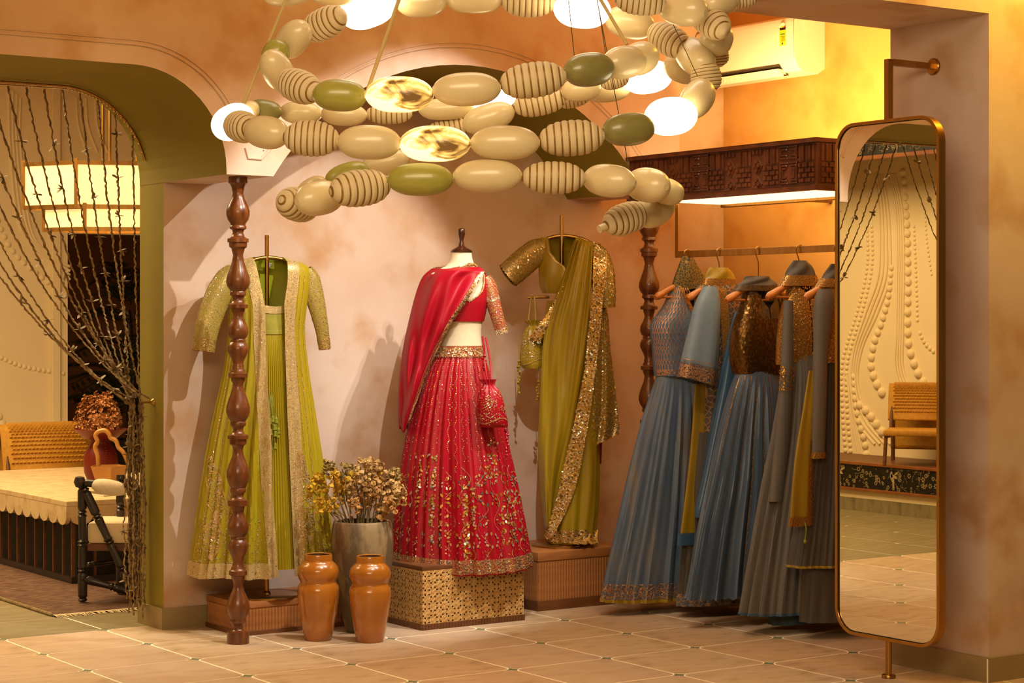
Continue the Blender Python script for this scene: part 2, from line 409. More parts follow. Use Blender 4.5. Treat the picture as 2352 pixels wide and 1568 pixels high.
# ------------------------------------------------------------------ turned posts
PROF = [(404,22),(419,22),(421,19),(428,15),(443,12),(455,15),(470,23),(482,27),(492,27),(503,24),(512,18),(516,17),(519,19.5),(524,19.5),(527,14),(533,12),(542,15),(546,20),(547,24.5),(555,24.5),(556,21),(566,20.5),(570,15),(576,14),(585,11.5),(600,14),(620,21),(636,26.5),(648,27.5),(658,24.5),(665,19),(668,17),(671,18.7),(677,18.7),(680,14),(685,12),(694,15),(698,20),(699,23),(707,23),(708,16),(714,15),(720,12.5),(728,12),(740,17),(752,23),(763,24),(772,21),(778,16),(781,17.5),(785,17),(788,20),(797,24),(806,24),(817,19),(829,13),(836,12),(841,14),(846,13),(850,16),(855,17),(857,22),(866,22),(868,17),(874,16),(880,12.5),(887,12),(900,15.5),(918,22.5),(934,27),(946,27.5),(957,24),(965,19),(968,17),(971,18.5),(977,18),(981,13),(988,11.5),(996,15),(999,21),(1000,24),(1008,24),(1010,20),(1020,19.5),(1024,13.5),(1034,11),(1048,13.5),(1066,21),(1082,26),(1095,26.7),(1108,23.5),(1118,19),(1121,17),(1124,18.5),(1130,18),(1134,13.5),(1141,12.5),(1147,17),(1149,23.7),(1162,23.7),(1163,16),(1170,14),(1178,13),(1192,18),(1205,23.5),(1216,24),(1226,21),(1233,16.5),(1236,18),(1240,17),(1245,21),(1254,23.8),(1264,22),(1277,16),(1289,12),(1300,13),(1306,16),(1311,18),(1312,21),(1321,21),(1323,16),(1330,15),(1337,11.5),(1346,10.5),(1358,14),(1374,21.5),(1388,26),(1399,26.8),(1410,24),(1419,18.5),(1423,17),(1426,18.5),(1431,18),(1435,13.5),(1443,11),(1449,14),(1451,22),(1452,25.5),(1479.5,25.5)]
s_ = 8.85/FPX
vals = [(hw*s_, (1479.5-v)/(1479.5-404)*SPR) for v, hw in reversed(PROF)]
m = MB(); m.lathe(vals, 40); post_me = m.mesh('turned_post', M['wood'], ang=50)
p1 = link('turned_post', post_me, None, (4.022, 7.985, 0)); tag(p1, 'tall turned reddish wood post standing in front of the lime green coat', 'post', 'turned posts under the arches')
p2 = link('turned_post', post_me, None, (6.326, 7.985, 0)); tag(p2, 'turned dark wood post half hidden behind the rail of blue dresses', 'post', 'turned posts under the arches')

# ------------------------------------------------------------------ pedestals
def fluted_panel(parent, x0, x1, y, z0, z1, pitch, material, axis='x', depth=.006):
    """a run of half-round reeds, each its own piece"""
    n = max(1, round((x1-x0)/pitch)); w = (x1-x0)/n
    mb = MB(); pr = [(w*.5*cos(pi*k/5), -depth*sin(pi*k/5)) for k in range(6)]
    mb.prism(pr, z0, z1); me = mb.mesh('reed', material, ang=50)
    for i in range(n):
        if axis == 'x': link('reed', me, parent, (x0+(i+.5)*w, y, 0))
        else: link('reed', me, parent, (y, x0+(i+.5)*w, 0), (0, 0, -pi/2))
def pedestal(name, label, x0, x1, y0, y1, h, top, plinth):
    t = thing(name, label, 'pedestal', ((x0+x1)/2, (y0+y1)/2, 0), 0, 'reeded wooden pedestals')
    a, b = (x1-x0)/2, (y1-y0)/2
    m = MB(); m.box(-a+.008, a-.008, -b+.008, b-.008, plinth, h-top); m.build('body', M['oak'], t, smooth=False)
    m = MB(); m.box(-a+.002, a-.002, -b+.002, b-.002, h-top, h); m.build('top_slab', M['oak'], t, bevel=.004)
    m = MB(); m.box(-a, a, -b, b, 0, plinth); m.build('plinth', M['walnut'], t, smooth=False, bevel=.002)
    fluted_panel(t, -a+.012, a-.012, -b+.009, plinth, h-top-.004, .0165, M['oak'])
    fluted_panel(t, -b+.012, b-.012, -a+.009, plinth, h-top-.004, .0165, M['oak'], axis='y')
    return t
pedestal('reeded_pedestal', 'low reeded oak pedestal under the lime green coat stand', 4.115, 4.70, 8.145, 8.505, .150, .028, .022)
pedestal('reeded_pedestal', 'reeded brown pedestal under the olive sari stand', 5.66, 6.235, 8.016, 8.49, .288, .045, .05)
# woven cane pedestal: sheets of hexagon cane weave with open holes
t = thing('cane_pedestal', 'cane covered box pedestal under the red skirt', 'pedestal', (5.165, 8.04, 0))
A_, B_ = .283, .208
M['cane'] = mat('woven_cane', '#B98B4A', .5, c2='#D2A866', scale=40, c3='#A07238', scale3=90, bump=.5, bscale=240, bdist=.003)
M['cane_hole'] = mat('cane_hole', '#3A2210', .8)
m = MB(); m.box(-A_+.004, A_-.004, -B_+.004, B_-.004, .03, .27); m.build('core', M['cane_hole'], t, smooth=False)
def cane_face(w, h, nm):
    """strands running four ways leave a repeating cluster of small holes"""
    mb = MB(); c = .0105
    nx, ny = int(w/c), int(h/c); cx, cy = w/nx, h/ny
    for i in range(nx):
        for j in range(ny):
            x, y = i*cx, j*cy
            hole = ((i % 6 in (1, 3) and j % 6 in (0, 2)) or (i % 6 in (4, 0) and j % 6 in (3, 5)))
            o_ = .0012*((i+j) % 2)
            if hole:
                q = .17; P = [(x+cx*q, y+cy*q), (x+cx*(1-q), y+cy*q), (x+cx*(1-q), y+cy*(1-q)), (x+cx*q, y+cy*(1-q))]
                Q = [(x, y), (x+cx, y), (x+cx, y+cy), (x, y+cy)]
                mb.add([(a, 0, b) for a, b in Q]+[(a, .001, b) for a, b in P], [(k, (k+1) % 4, 4+(k+1) % 4, 4+k) for k in range(4)])
            else:
                k1, k2 = (.0016, 0) if (i//2+j) % 2 else (0, .0016)
                mb.add([(x, -k1, y), (x+cx, -k2, y), (x+cx, -k1, y+cy), (x, -k2, y+cy)], [(0, 1, 2, 3)])
    return mb
f1 = cane_face(2*A_, .245, 'f').build('cane_panel', M['cane'], t, smooth=False); f1.location = (-A_, -B_, .028); f1['kind'] = 'stuff'
f2 = cane_face(2*B_, .245, 'f').build('cane_panel', M['cane'], t, smooth=False); f2.location = (-A_, B_, .028); f2.rotation_euler = (0, 0, -pi/2); f2['kind'] = 'stuff'
m = MB(); m.box(-A_-.001, A_+.001, -B_-.001, B_+.001, .27, .294); m.build('top_slab', M['walnut'], t, bevel=.005)
m = MB(); m.box(-A_-.004, A_+.004, -B_-.004, B_+.004, 0, .028); m.build('plinth', M['walnut'], t, smooth=False)
fluted_panel(t, -A_-.002, A_+.002, -B_-.004, 0, .026, .0165, M['walnut'], depth=.005)
fluted_panel(t, -B_-.002, B_+.002, -A_-.004, 0, .026, .0165, M['walnut'], axis='y', depth=.005)

# ------------------------------------------------------------------ jars and urn
M['jar'] = mat('amber_glaze', '#9A5A14', .22, c2='#AE6A1C', scale=6, coat=.6, bump=.1, bscale=8, stretch=(1, 1, 2.2))
M['jar_in'] = mat('jar_inside', '#4A2A0C', .4)
def jar(u, vb, label):
    z = FPX*CAMZ/(vb-HOR); s = z/FPX; p = floor_at(u, vb)
    t = thing('glazed_jar', label, 'jar', (p.x, p.y, 0), R()*6, 'amber glazed jars')
    pr = [(29,0),(31,2),(37,30),(43,62),(47,92),(48.5,112),(47,124),(42,131),(41,135),(44,140),(47.5,149),(48,160),(45,169),(38,177),(33,181),(32.5,184),(32.5,194),(31.5,197),(29,197.5),(27,196)]
    m = MB(); m.lathe([(a*s, b*s) for a, b in pr], 44); m.f.pop(); m.m.pop(); m.build('body', M['jar'], t, ang=60)
    m = MB(); m.lathe([(27*s, 196*s), (26*s, 180*s), (38*s, 160*s), (38*s, 120*s), (25*s, 60*s)], 36, caps=False); m.build('inner_wall', M['jar_in'], t)
jar(731, 1469, 'amber glazed jar on the floor, left one of the pair')
jar(850, 1473, 'amber glazed jar on the floor, right one of the pair')
M['urn'] = mat('weathered_clay', '#5E4C30', .75, c2='#8E7850', scale=9, detail=9, lo=.46, hi=.56, c3='#6A3A1C', scale3=6, bump=.5, bscale=30, stretch=(1.2, 1.2, .5))
zu = FPX*CAMZ/(1450-HOR); su = zu/FPX; pu = floor_at(832, 1450)
urn = thing('clay_urn', 'tall weathered grey clay urn holding dried flowers behind the jars', 'urn', (pu.x, pu.y, 0))
pr = [(34,0),(38,2),(46,40),(56,85),(66,135),(71,175),(72,205),(70,235),(67,250),(65,254),(61,255),(58,253)]
m = MB(); m.lathe([(a*su, b*su) for a, b in pr], 44); m.f.pop(); m.m.pop(); m.build('body', M['urn'], urn, ang=60)
m = MB(); m.lathe([(58*su, 253*su), (57*su, 240*su), (60*su, 200*su), (48*su, 70*su)], 36, caps=False); m.build('inner_wall', M['jar_in'], urn)
# dried statice bunch
M['stem'] = mat('dry_stem', '#8A7444', .8, c2='#6A5A34', scale=30)
fm = [mat('dry_flower_yellow', '#D0A420', .8, c2='#B88C1C', scale=60), mat('dry_flower_buff', '#CBA766', .8, c2='#A88048', scale=60), mat('dry_flower_tan', '#C08E4A', .8, c2='#A07036', scale=60), mat('dry_flower_khaki', '#76622A', .8, c2='#A58640', scale=60)]
bunch = thing('dried_flower_bunch', 'bunch of dried yellow and buff flowers standing in the clay urn', 'dried flowers', (pu.x, pu.y, 0), -ANG)
ztop = 250*su
heads = [(760,1065,3),(735,1095,0),(722,1125,0),(745,1115,0),(770,1088,0),(790,1100,0),(788,1075,3),(800,1080,3),(778,1125,0),(792,1135,0),(826,1067,1),(830,1085,1),(838,1075,1),(853,1062,1),(860,1088,0),(815,1098,0),(812,1115,1),(828,1125,2),(845,1125,2),(858,1115,2),(835,1145,2),(852,1140,2),(815,1155,2),(865,1108,2),(870,1112,1),(892,1092,1),(902,1082,3),(910,1102,1),(898,1105,1),(887,1135,2),(908,1138,1),(922,1132,1),(875,1165,2),(876,1160,3),(753,1145,0),(765,1155,0),(738,1148,0),(900,1150,2),(806,1130,2),(780,1110,0),(868,1072,1),(848,1100,1)]
for hu, hv, k in heads:
    x = (hu-832)*su; zz = CAMZ-(hv-HOR)*su; d = (R()-.5)*.16 if hu > 775 else -.03-.09*R()
    bx = x*.45+(R()-.5)*.02; by = d*.4
    pts = smooth_path([(bx*.6, by*.6, ztop-.18), (bx, by, ztop-.01), (lerp(bx, x, .55)+(R()-.5)*.01, lerp(by, d, .5), lerp(ztop, zz, .55)), (x, d, zz)], 4)
    mb = MB(); mb.tube(pts, [.0026]*len(pts), 5); st = mb.build('stem', M['stem'], bunch)
    mb = MB()
    for q in range(18):
        a = Vector(((R()-.5)*.05, (R()-.5)*.05, (R()-.66)*.075)); r_ = .0055+R()*.0065
        c = Vector((x, d, zz))+a
        for w in range(3):
            n_ = Vector((R()-.5, R()-.8, R()-.3)).normalized(); t_ = Vector((R()-.5, R()-.5, R()-.5))
            b0 = len(mb.v); tt = (t_-n_*t_.dot(n_)).normalized(); bb = n_.cross(tt)
            ring = [c+tt*(r_*cos(2*pi*e/6)*(1+.4*R()))+bb*(r_*sin(2*pi*e/6)*(1+.4*R()))+n_*(.003*R()) for e in range(6)]
            mb.add([c+n_*.004]+ring, [(0, 1+e, 1+(e+1) % 6) for e in range(6)])
    mb.build('flower_head', fm[k], st, smooth=False)

# ------------------------------------------------------------------ cloth helpers
def catmull(tab, x):
    n = len(tab)
    if x <= tab[0][0]: return tab[0][1]
    if x >= tab[-1][0]: return tab[-1][1]
    for i in range(n-1):
        x0, y0 = tab[i]; x1, y1 = tab[i+1]
        if x <= x1:
            h = x1-x0; t = (x-x0)/h
            m0 = (y1-tab[i-1][1])/(x1-tab[i-1][0]) if i > 0 else (y1-y0)/h
            m1 = (tab[i+2][1]-y0)/(tab[i+2][0]-x0) if i < n-2 else (y1-y0)/h
            return (2*t**3-3*t*t+1)*y0+(t**3-2*t*t+t)*h*m0+(-2*t**3+3*t*t)*y1+(t**3-t*t)*h*m1
class Loft:
    """garment body: stacked ellipses (z, centre x, half width, half depth, y shift) with pleats"""
    def __init__(s, rows, pleat=None, hem=None):
        z0, z1 = rows[0][0], rows[-1][0]; s.z0, s.z1 = z0, z1
        s.tab = [[((z0-r[0])/(z0-z1), r[k]) for r in rows] for k in (1, 2, 3, 4)]
        s.pleat = pleat or (lambda th, t: 0.0); s.hem = hem or (lambda th, t: 0.0)
    def pt(s, th, t, off=0.0):
        cx, a, b, dy = [catmull(q, t) for q in s.tab]; f = s.pleat(th, t)
        return Vector((cx+(a+f+off)*sin(th), dy-(b+f+off)*cos(th), lerp(s.z0, s.z1, t)+s.hem(th, t)))
    def th(s, x, t):
        return asin(max(-.999, min(.999, (x-catmull(s.tab[0], t))/catmull(s.tab[1], t))))
    def tz(s, z): return (s.z0-z)/(s.z0-s.z1)
    def mesh(s, mb, nth=96, nt=40, t0=0.0, t1=1.0, a0=0.0, a1=2*pi, off=0.0, mi=0):
        cl = abs(a1-a0-2*pi) < 1e-6 and not callable(a0)
        mb.grid(lambda i, j: s.pt(lerp(a0, a1, i), lerp(t0, t1, j), off), nth, nt, mi, closed=cl)
    def span(s, mb, lo, hi, nth, nt, t0=0, t1=1, off=0.0, mi=0, mfn=None):
        """lo(t), hi(t): angular limits"""
        def fn(i, j):
            t = lerp(t0, t1, j); return s.pt(lerp(lo(t), hi(t), i), t, off)
        mb.grid(fn, nth, nt, mi, mfn=mfn)
    def fl(s, mb, th, t, l, w, ang=0.0, mi=0, off=.002):
        p = s.pt(th, t, off); e = 1e-3
        du = s.pt(th+e*6, t, off)-s.pt(th-e*6, t, off); dv = s.pt(th, min(t+e*4, 1), off)-s.pt(th, max(t-e*4, 0), off)
        n = du.cross(dv)
        if n.length < 1e-12: return
        n.normalize()
        if n.y > 0 and abs(th) < pi/2: n = -n
        du.normalize(); dv.normalize()
        mb.flake(p, n, dv*cos(ang)+du*sin(ang), l*FS, w*FS, mi)
FS = .74
def pleats(n, amp, ph=0.0, t0=0.0, sharp=1.4, wob=.5):
    def f(th, t):
        k = max(0.0, min(1.0, (t-t0)/(1-t0+1e-9)))
        w = sin(n*th+ph+1.3*sin(2*th+ph*2)+.5*sin(5*th+1.1)+.5*sin(t*3+th*2))
        w2 = sin(1.9*n*th+1.7*ph+1.5*sin(3*th)+2*t); env = .65+.45*sin(3*th+ph*3)
        return amp*(k**.6)*(math.copysign(abs(w)**(1/sharp), w)*env+.3*w2)
    return f
def flower(loft, mb, th, t, r, n, mis, rth=None):
    """ring of petals; r in metres, converted to angle/height"""
    cx, a, b, dy = [catmull(q, t) for q in loft.tab]; H_ = loft.z0-loft.z1
    for k in range(n):
        an = 2*pi*k/n
        dth = r*sin(an)/max(.05, (a*cos(th)**2+b*sin(th)**2) if True else a); dt = -r*cos(an)/H_
        tt = t+dt
        if 0 < tt < 1: loft.fl(mb, th+dth, tt, r*.95, r*.5, an, mis[k % len(mis)])
def vine(loft, mb, th, t0, t1, step, l, w, amp=.02, ph=0.0, mis=(0, 1), fr=30):
    H_ = loft.z0-loft.z1; n = int((t1-t0)*H_/step*1.25)
    for k in range(n):
        t = t0+(t1-t0)*k/max(1, n); dd = amp*sin(k*.8+ph)
        loft.fl(mb, th+dd, t, l, w, .7*cos(k*.8+ph), mis[k % len(mis)] if R() < .8 else random.choice((0, 1, 2)))
def sheet(mb, rows, nu, nv, bulge, pl=None, mi=0, t0=0, t1=1, mfn=None, u0=0., u1=1.):
    """draped strip: rows = list of (leftpoint, rightpoint) top to bottom; bulge(u,t) gives the y shift"""
    k = len(rows)-1
    tl = [[(i/k, r[0][c]) for i, r in enumerate(rows)] for c in range(3)]
    tr = [[(i/k, r[1][c]) for i, r in enumerate(rows)] for c in range(3)]
    def P(u, t):
        a = Vector([catmull(q, t) for q in tl]); b = Vector([catmull(q, t) for q in tr])
        p = a.lerp(b, u); p.y += bulge(u, t)+(pl(u, t) if pl else 0); return p
    mb.grid(lambda i, j: P(lerp(u0, u1, i), lerp(t0, t1, j)), nu, nv, mi, mfn=mfn)
    return P
def psheet_fl(P, mb, u, t, l, w, ang, mi, off=-.003):
    e = .004; p = P(u, t); du = P(min(1, u+e), t)-P(max(0, u-e), t); dv = P(u, min(1, t+e))-P(u, max(0, t-e))
    n = du.cross(dv)
    if n.length < 1e-12: return
    n.normalize()
    if n.y > 0: n = -n
    du.normalize(); dv.normalize(); mb.flake(p+n*abs(off), n, dv*cos(ang)+du*sin(ang), l*FS, w*FS, mi)
def sleeve(mb, F, pts, nt=22, seg=28, dep=.8, fold=.0, mi=0):
    """open tube through photo points (u, v, r_px, depth) in frame F"""
    ps = [F.p(u, v, d) for u, v, r, d in pts]; s = 9.5/FPX
    path = smooth_path(ps, 5); n = len(path); rs = []
    for i in range(n):
        q = i/5; k = min(int(q), len(pts)-2); rs.append(lerp(pts[k][2], pts[k+1][2], q-k)*s*(1+fold*sin(i*1.3)))
    mb.tube(path, rs, seg, mi, caps=False, flat=dep, up0=(0, 1, 0)); return path, rs
def tube_flakes(mb, path, rs, count, l, w, dep=.8, mis=(0, 0, 1), t0=0., t1=1.):
    n = len(path)
    for _ in range(count):
        q = lerp(t0, t1, R())*(n-1.01); i = int(q); p = path[i].lerp(path[i+1], q-i); r_ = lerp(rs[i], rs[i+1], q-i)
        t = (path[i+1]-path[i]).normalized(); up = Vector((0, -1, 0)); sd = t.cross(up).normalized(); a = (R()-.5)*pi
        nrm = (up*cos(a)*dep+sd*sin(a)).normalized(); pos = p+up*(r_*dep*cos(a))+sd*(r_*sin(a))
        mb.flake(pos+nrm*.0015, nrm, t*(R()-.5)+sd*(R()-.5), l*(.6+.8*R()), w*(.6+.8*R()), random.choice(mis))
def stuff(mb, name, parent, mats=None):
    if not mb.v: return
    o = mb.build(name, mats or FL, parent, smooth=False); o['kind'] = 'stuff'; return o

def stand(u, z, vbase, base_z, label, top_v, bar, delta=0, arm=None, disc=.15):
    F = Frame(u, z, delta); t = F.thing('garment_stand', label, 'garment stand', 'brass garment stands'); t.location.z = base_z
    zt = F.p(u, top_v).z-base_z
    m = MB(); m.lathe([(.010, .008), (.010, zt-.001), (.008, zt)], 16); m.build('pole', M['brass'], t)
    m = MB(); m.lathe([(disc, 0), (disc, .008), (disc-.004, .011), (.02, .012), (.016, .024), (.011, .028)], 48); m.build('base_disc', M['brass'], t)
    m = MB(); m.tube(smooth_path([F.p(a, b, 0)-Vector((0, 0, base_z)) for a, b in bar], 6), .009, 12); m.build('shoulder_bar', M['brass'], t)
    if arm:
        m = MB(); m.tube([F.p(a, b, d)-Vector((0, 0, base_z)) for a, b, d in arm], .0065, 12); m.build('bag_arm', M['brass'], t)
    return F
# ------------------------------------------------------------------ lime green coat on its stand
M['lime_silk'] = mat('lime_silk', '#9A880E', .42, c2='#A49216', scale=5, detail=3, stretch=(6, 6, .7), sheen=0, bump=.05, bscale=120, wave='Z', bdist=.001)
M['lime_in'] = mat('lime_lining', '#A8A416', .5, c2='#98A01A', scale=4)
M['lime_emb'] = embroidered('gold_on_lime', '#8C8014', '#C2A262', 170, .26, metal=.3)
M['gold_emb'] = embroidered('gold_border', '#AC9250', '#D6BA80', 210, .5, rough=.5, metal=.3)
M['red_in'] = mat('crimson_lining', '#8A0F1C', .5)
Fc = stand(613, 9.27, 1368, .150, 'slim brass garment stand holding the lime green coat', 540, [(560, 606), (585, 596), (614, 591), (645, 595), (672, 604)], .38)
coat_rows = [Fc.row(*r) for r in [(590,578,650,.05),(596,556,672,.062),(604,538,698,.072),(616,527,711,.082),(640,522,713,.092),(700,524,704,.105),(760,526,698,.105),(850,516,706,.11),(950,495,720,.12),(1050,476,735,.12),(1150,461,748,.122),(1250,447,758,.124),(1314,438,768,.124)]]
cpl = pleats(21, .019, .6, .12, 1.5)
coat = Loft(coat_rows, cpl, lambda th, t: (-.012*max(0, cos(th))+.004*sin(7*th))*max(0, (t-.9)/.1))
opl = [(590, 577), (650, 586), (705, 596), (800, 598), (900, 601), (1000, 605), (1100, 611), (1200, 618), (1320, 626)]
opr = [(590, 652), (650, 648), (700, 638), (800, 640), (1000, 647), (1200, 655), (1320, 660)]
def v_of(F, z): return HOR-(z-CAMZ)*FPX/9.27
def edge(tab, extra=0.0, lof=coat, F=Fc):
    def f(t):
        v = v_of(F, lerp(lof.z0, lof.z1, t)); return lof.th(F.p(interp(tab, v)+extra, v).x, t)
    return f
eL, eR = edge(opl), edge(opr)
tc = Fc.thing('lime_coat', 'long lime green silk coat with gold embroidered front borders, on brass stand', 'coat')
m = MB(); coat.span(m, eR, lambda t: eL(t)+2*pi, 190, 70); m.build('coat_body', M['lime_silk'], tc)
m = MB(); coat.span(m, lambda t: eR(t)+.06, lambda t: eL(t)+2*pi-.06, 90, 40, off=-.006); m.build('lining', M['lime_in'], tc)
m = MB(); coat.span(m, edge(opl, -26), eL, 8, 70, off=.003); m.build('front_border', M['gold_emb'], tc)
m = MB(); coat.span(m, eR, edge(opr, 27), 8, 70, off=.003); m.build('front_border', M['gold_emb'], tc)
m = MB(); coat.span(m, eR, lambda t: eL(t)+2*pi, 190, 3, .955, 1.0, off=.003); m.build('hem_border', M['gold_emb'], tc)
for nm, pts in (('l', [(540,622,20,.0),(524,640,28,.0),(506,670,30,-.01),(487,715,29,-.02),(474,760,27,-.03),(467,806,25,-.03)]), ('r', [(700,622,18,.0),(712,642,23,.0),(722,680,22,-.01),(733,725,18,-.02),(741,765,15,-.02),(746,802,13,-.02)])):
    m = MB(); path, rs = sleeve(m, Fc, pts, dep=.75); m.build('sleeve', M['lime_emb'], tc)
    m = MB(); m.tube([path[-2], path[-1]-Vector((0, 0, .002))], [rs[-2]*.96, rs[-1]*.97], 24, caps=False, flat=.75, up0=(0, 1, 0)); m.build('sleeve_lining', M['red_in'], tc)
    e_ = MB(); tube_flakes(e_, path, rs, 420, .0055, .0035, .75); tube_flakes(e_, path, rs, 200, .007, .004, .75, (0,), .86, 1.)
    stuff(e_, 'sleeve_embroidery', tc)
e_ = MB()
for a, b in ((-1.25, 12), (-.95, 10), (-.72, 9), (.5, 10), (.68, 9), (.86, 9), (1.1, 9)):
    vine(coat, e_, a, .06 if abs(a) < 1 else .2, .97, .009, .009, .005, .006, a*9, (0, 0, 0, 1))
def paisley(loft, mb, F, u0, v0, hgt, wid, flip, n=520, mis=(0, 0, 0, 0, 1)):
    for _ in range(n):
        q = R(); r_ = sqrt(R())
        w = wid*sin(pi*min(1, q*.93+.07))**.8*(.35+.65*q); cu = u0+flip*wid*.55*(1-q)**2
        u = cu+(R()*2-1)*w; v = v0+hgt*q; p = F.p(u, v); t = loft.tz(p.z)
        if 0 < t < 1: loft.fl(mb, loft.th(p.x, t), t, .013, .006, R()*6.3, random.choice(mis))
    for k in range(90):
        q = k/90; w = wid*sin(pi*min(1, q*.93+.07))**.8*(.35+.65*q)*1.12; cu = u0+flip*wid*.55*(1-q)**2
        for sg in (-1, 1):
            p = F.p(cu+sg*w, v0+hgt*q); t = loft.tz(p.z)
            if 0 < t < 1: loft.fl(mb, loft.th(p.x, t), t, .015, .007, .2, 0)
paisley(coat, e_, Fc, 492, 1048, 150, 22, -1, 420); paisley(coat, e_, Fc, 518, 1085, 130, 16, 1, 260)
paisley(coat, e_, Fc, 690, 1035, 210, 32, -1, 900); paisley(coat, e_, Fc, 478, 1170, 110, 24, 1, 420)
for _ in range(2600):
    th = (R()*2-1)*1.5; t = .80+.2*(R()**.55)
    if eL(t)-.02 < th < eR(t)+.02: continue
    coat.fl(e_, th, t, .009, .005, R()*6.3, random.choice((0, 0, 0, 0, 1, 3)))
for tab, ex in ((opl, -13), (opr, 13)):
    for k in range(1000):
        t = R(); v = v_of(Fc, lerp(coat.z0, coat.z1, t)); p = Fc.p(interp(tab, v)+ex+(R()-.5)*22, v)
        coat.fl(e_, coat.th(p.x, t), t, .0062, .0042, R()*6.3, random.choice((0, 0, 0, 1)), .005)
stuff(e_, 'embroidery', tc)
m = MB(); m.box(-.018, .018, -.001, .001, -.011, .011); o = m.build('neck_label', mat('neck_label', '#D8D2C0', .6, c2='#8E8878', scale=90), tc, smooth=False); o.location = Fc.p(616, 609, .045)
# pleated inner dress
dress = Loft([Fc.row(*r) for r in [(700,572,672,.075),(770,575,668,.083),(900,574,676,.085),(1100,568,692,.092),(1302,560,706,.105)]],
             lambda th, t: .0035*sin(70*th)*min(1, max(0, t-.11)*8)+.004*sin(9*th)*t, lambda th, t: -.012*max(0, cos(th))**6*max(0, 1-t*8))
td = Fc.thing('pleated_dress', 'lime green pleated dress with flat yoke, worn inside the long coat', 'dress')
m = MB(); dress.span(m, lambda t: -1.4, lambda t: 1.4, 300, 30, 0, 1); m.build('pleated_skirt', M['lime_silk'], td, ang=80)
m = MB(); dress.span(m, lambda t: -1.0, lambda t: 1.0, 30, 4, .0, .11, off=.004); m.build('yoke', mat('yoke_silk', '#98902A', .5, c2='#8A8420', scale=30), td)
m = MB(); dress.span(m, lambda t: -1.0, lambda t: 1.0, 30, 2, -.004, .026, off=.007); m.build('neck_band', M['gold_emb'], td)
M['tassel'] = mat('lime_tassel', '#8A8C1C', .55, c2='#707010', scale=40)
for k in range(14):
    u = 612+R()*30; v0 = 905+R()*20; v1 = 950+R()*85
    m = MB(); m.tube(smooth_path([Fc.p(620+R()*8, v0, -.108), Fc.p(lerp(620, u, .6), (v0+v1)/2, -.118), Fc.p(u, v1, -.118)], 3), .0022, 5)
    e = Fc.p(u, v1, -.118); m.lathe([(.002, .008), (.008, 0), (.007, -.008), (.010, -.02), (.003, -.024)], 8, e); m.build('tassel', M['tassel'], td)

# ------------------------------------------------------------------ red outfit on the dress form
M['linen'] = mat('form_linen', '#D8C6A0', .8, c2='#DCCBA8', scale=50, bump=.1, bscale=400, bdist=.001)
M['red'] = mat('crimson_silk', '#960416', .45, c2='#A0061C', spec=.35, scale=6, stretch=(5, 5, .6), sheen=0)
M['red_sheer'] = mat('crimson_organza', '#96061A', .5, c2='#A0081E', scale=4, spec=.25, stretch=(2, 2, .7), sheen=0)
M['red_emb'] = embroidered('gold_on_red', '#8E0A1C', '#B48A48', 140, .26, base2='#960A1E', metal=.3)
Fr = Frame(1064, 9.60)
fb = Fr.thing('dress_form', 'cream linen dress form with dark turned neck finial, under the red outfit', 'mannequin', z=.294)
torso = Loft([Fr.row(*r) for r in [(578,1036,1083,.045),(598,1033,1086,.05),(612,1022,1094,.055),(622,1000,1106,.065),(634,985,1116,.075),(655,984,1120,.092),(690,992,1118,.108),(720,1003,1113,.098),(760,1010,1105,.085),(797,1005,1107,.085),(850,985,1118,.10),(900,985,1118,.10)]])
m = MB(); torso.mesh(m, 48, 40); b = m.build('torso', M['linen'], fb); b.location.z = -.294
ztop = Fr.p(1060, 580).z-.294
m = MB(); s = 9.6/FPX; m.lathe([(x*s, y*s) for x, y in [(22,0),(25,1),(25.5,3),(23,6),(17,9),(10,13),(7,15),(7,18),(6.5,20),(6,22),(5,27),(5.5,31),(7,37),(8.3,43),(8.5,49),(8,53),(6,55.5),(2,56.5)]], 28, (Fr.p(1060, 700).x, 0, ztop)); m.build('neck_finial', M['capwood'], fb)
m = MB(); m.lathe([(.013, .01), (.013, .62)], 14); m.build('pole', M['brass'], fb)
m = MB(); m.lathe([(.14, 0), (.14, .008), (.02, .012)], 40); m.build('base_disc', M['brass'], fb)

sk_rows = [Fr.row(*r) for r in [(796,1003,1108,.088),(815,996,1112,.098),(850,978,1123,.125),(900,960,1138,.155),(1000,936,1162,.20),(1100,920,1185,.245),(1200,908,1204,.275),(1296,902,1221,.30)]]
skirt = Loft(sk_rows, pleats(23, .015, .3, .0, 1.5, .7), lambda th, t: (-.018*max(0, cos(th-.2))+.010*max(0, -sin(th)))*max(0, (t-.8)/.2))
ts = Fr.thing('red_lehenga_skirt', 'flared red silk skirt with gold mirror embroidery on cane pedestal', 'skirt')
m = MB(); skirt.mesh(m, 260, 90); m.build('skirt_body', M['red'], ts)
m = MB(); skirt.mesh(m, 90, 3, -.005, .048, off=.004); m.build('waistband', M['red_emb'], ts)
m = MB(); skirt.mesh(m, 260, 4, .935, .995, off=.003); m.build('hem_border', M['red_emb'], ts)
e_ = MB()
for k in range(21):
    th = lerp(-1.5, 1.5, k/20); vine(skirt, e_, th, .055, .52+.05*sin(k*2), 0.0105, .009, .0055, .022, k*1.9, (0, 1, 0, 2), 30)
    if k % 2:
        for j in range(5): flower(skirt, e_, th+.07, .18+.08*j, .010, 4, (1, 2))
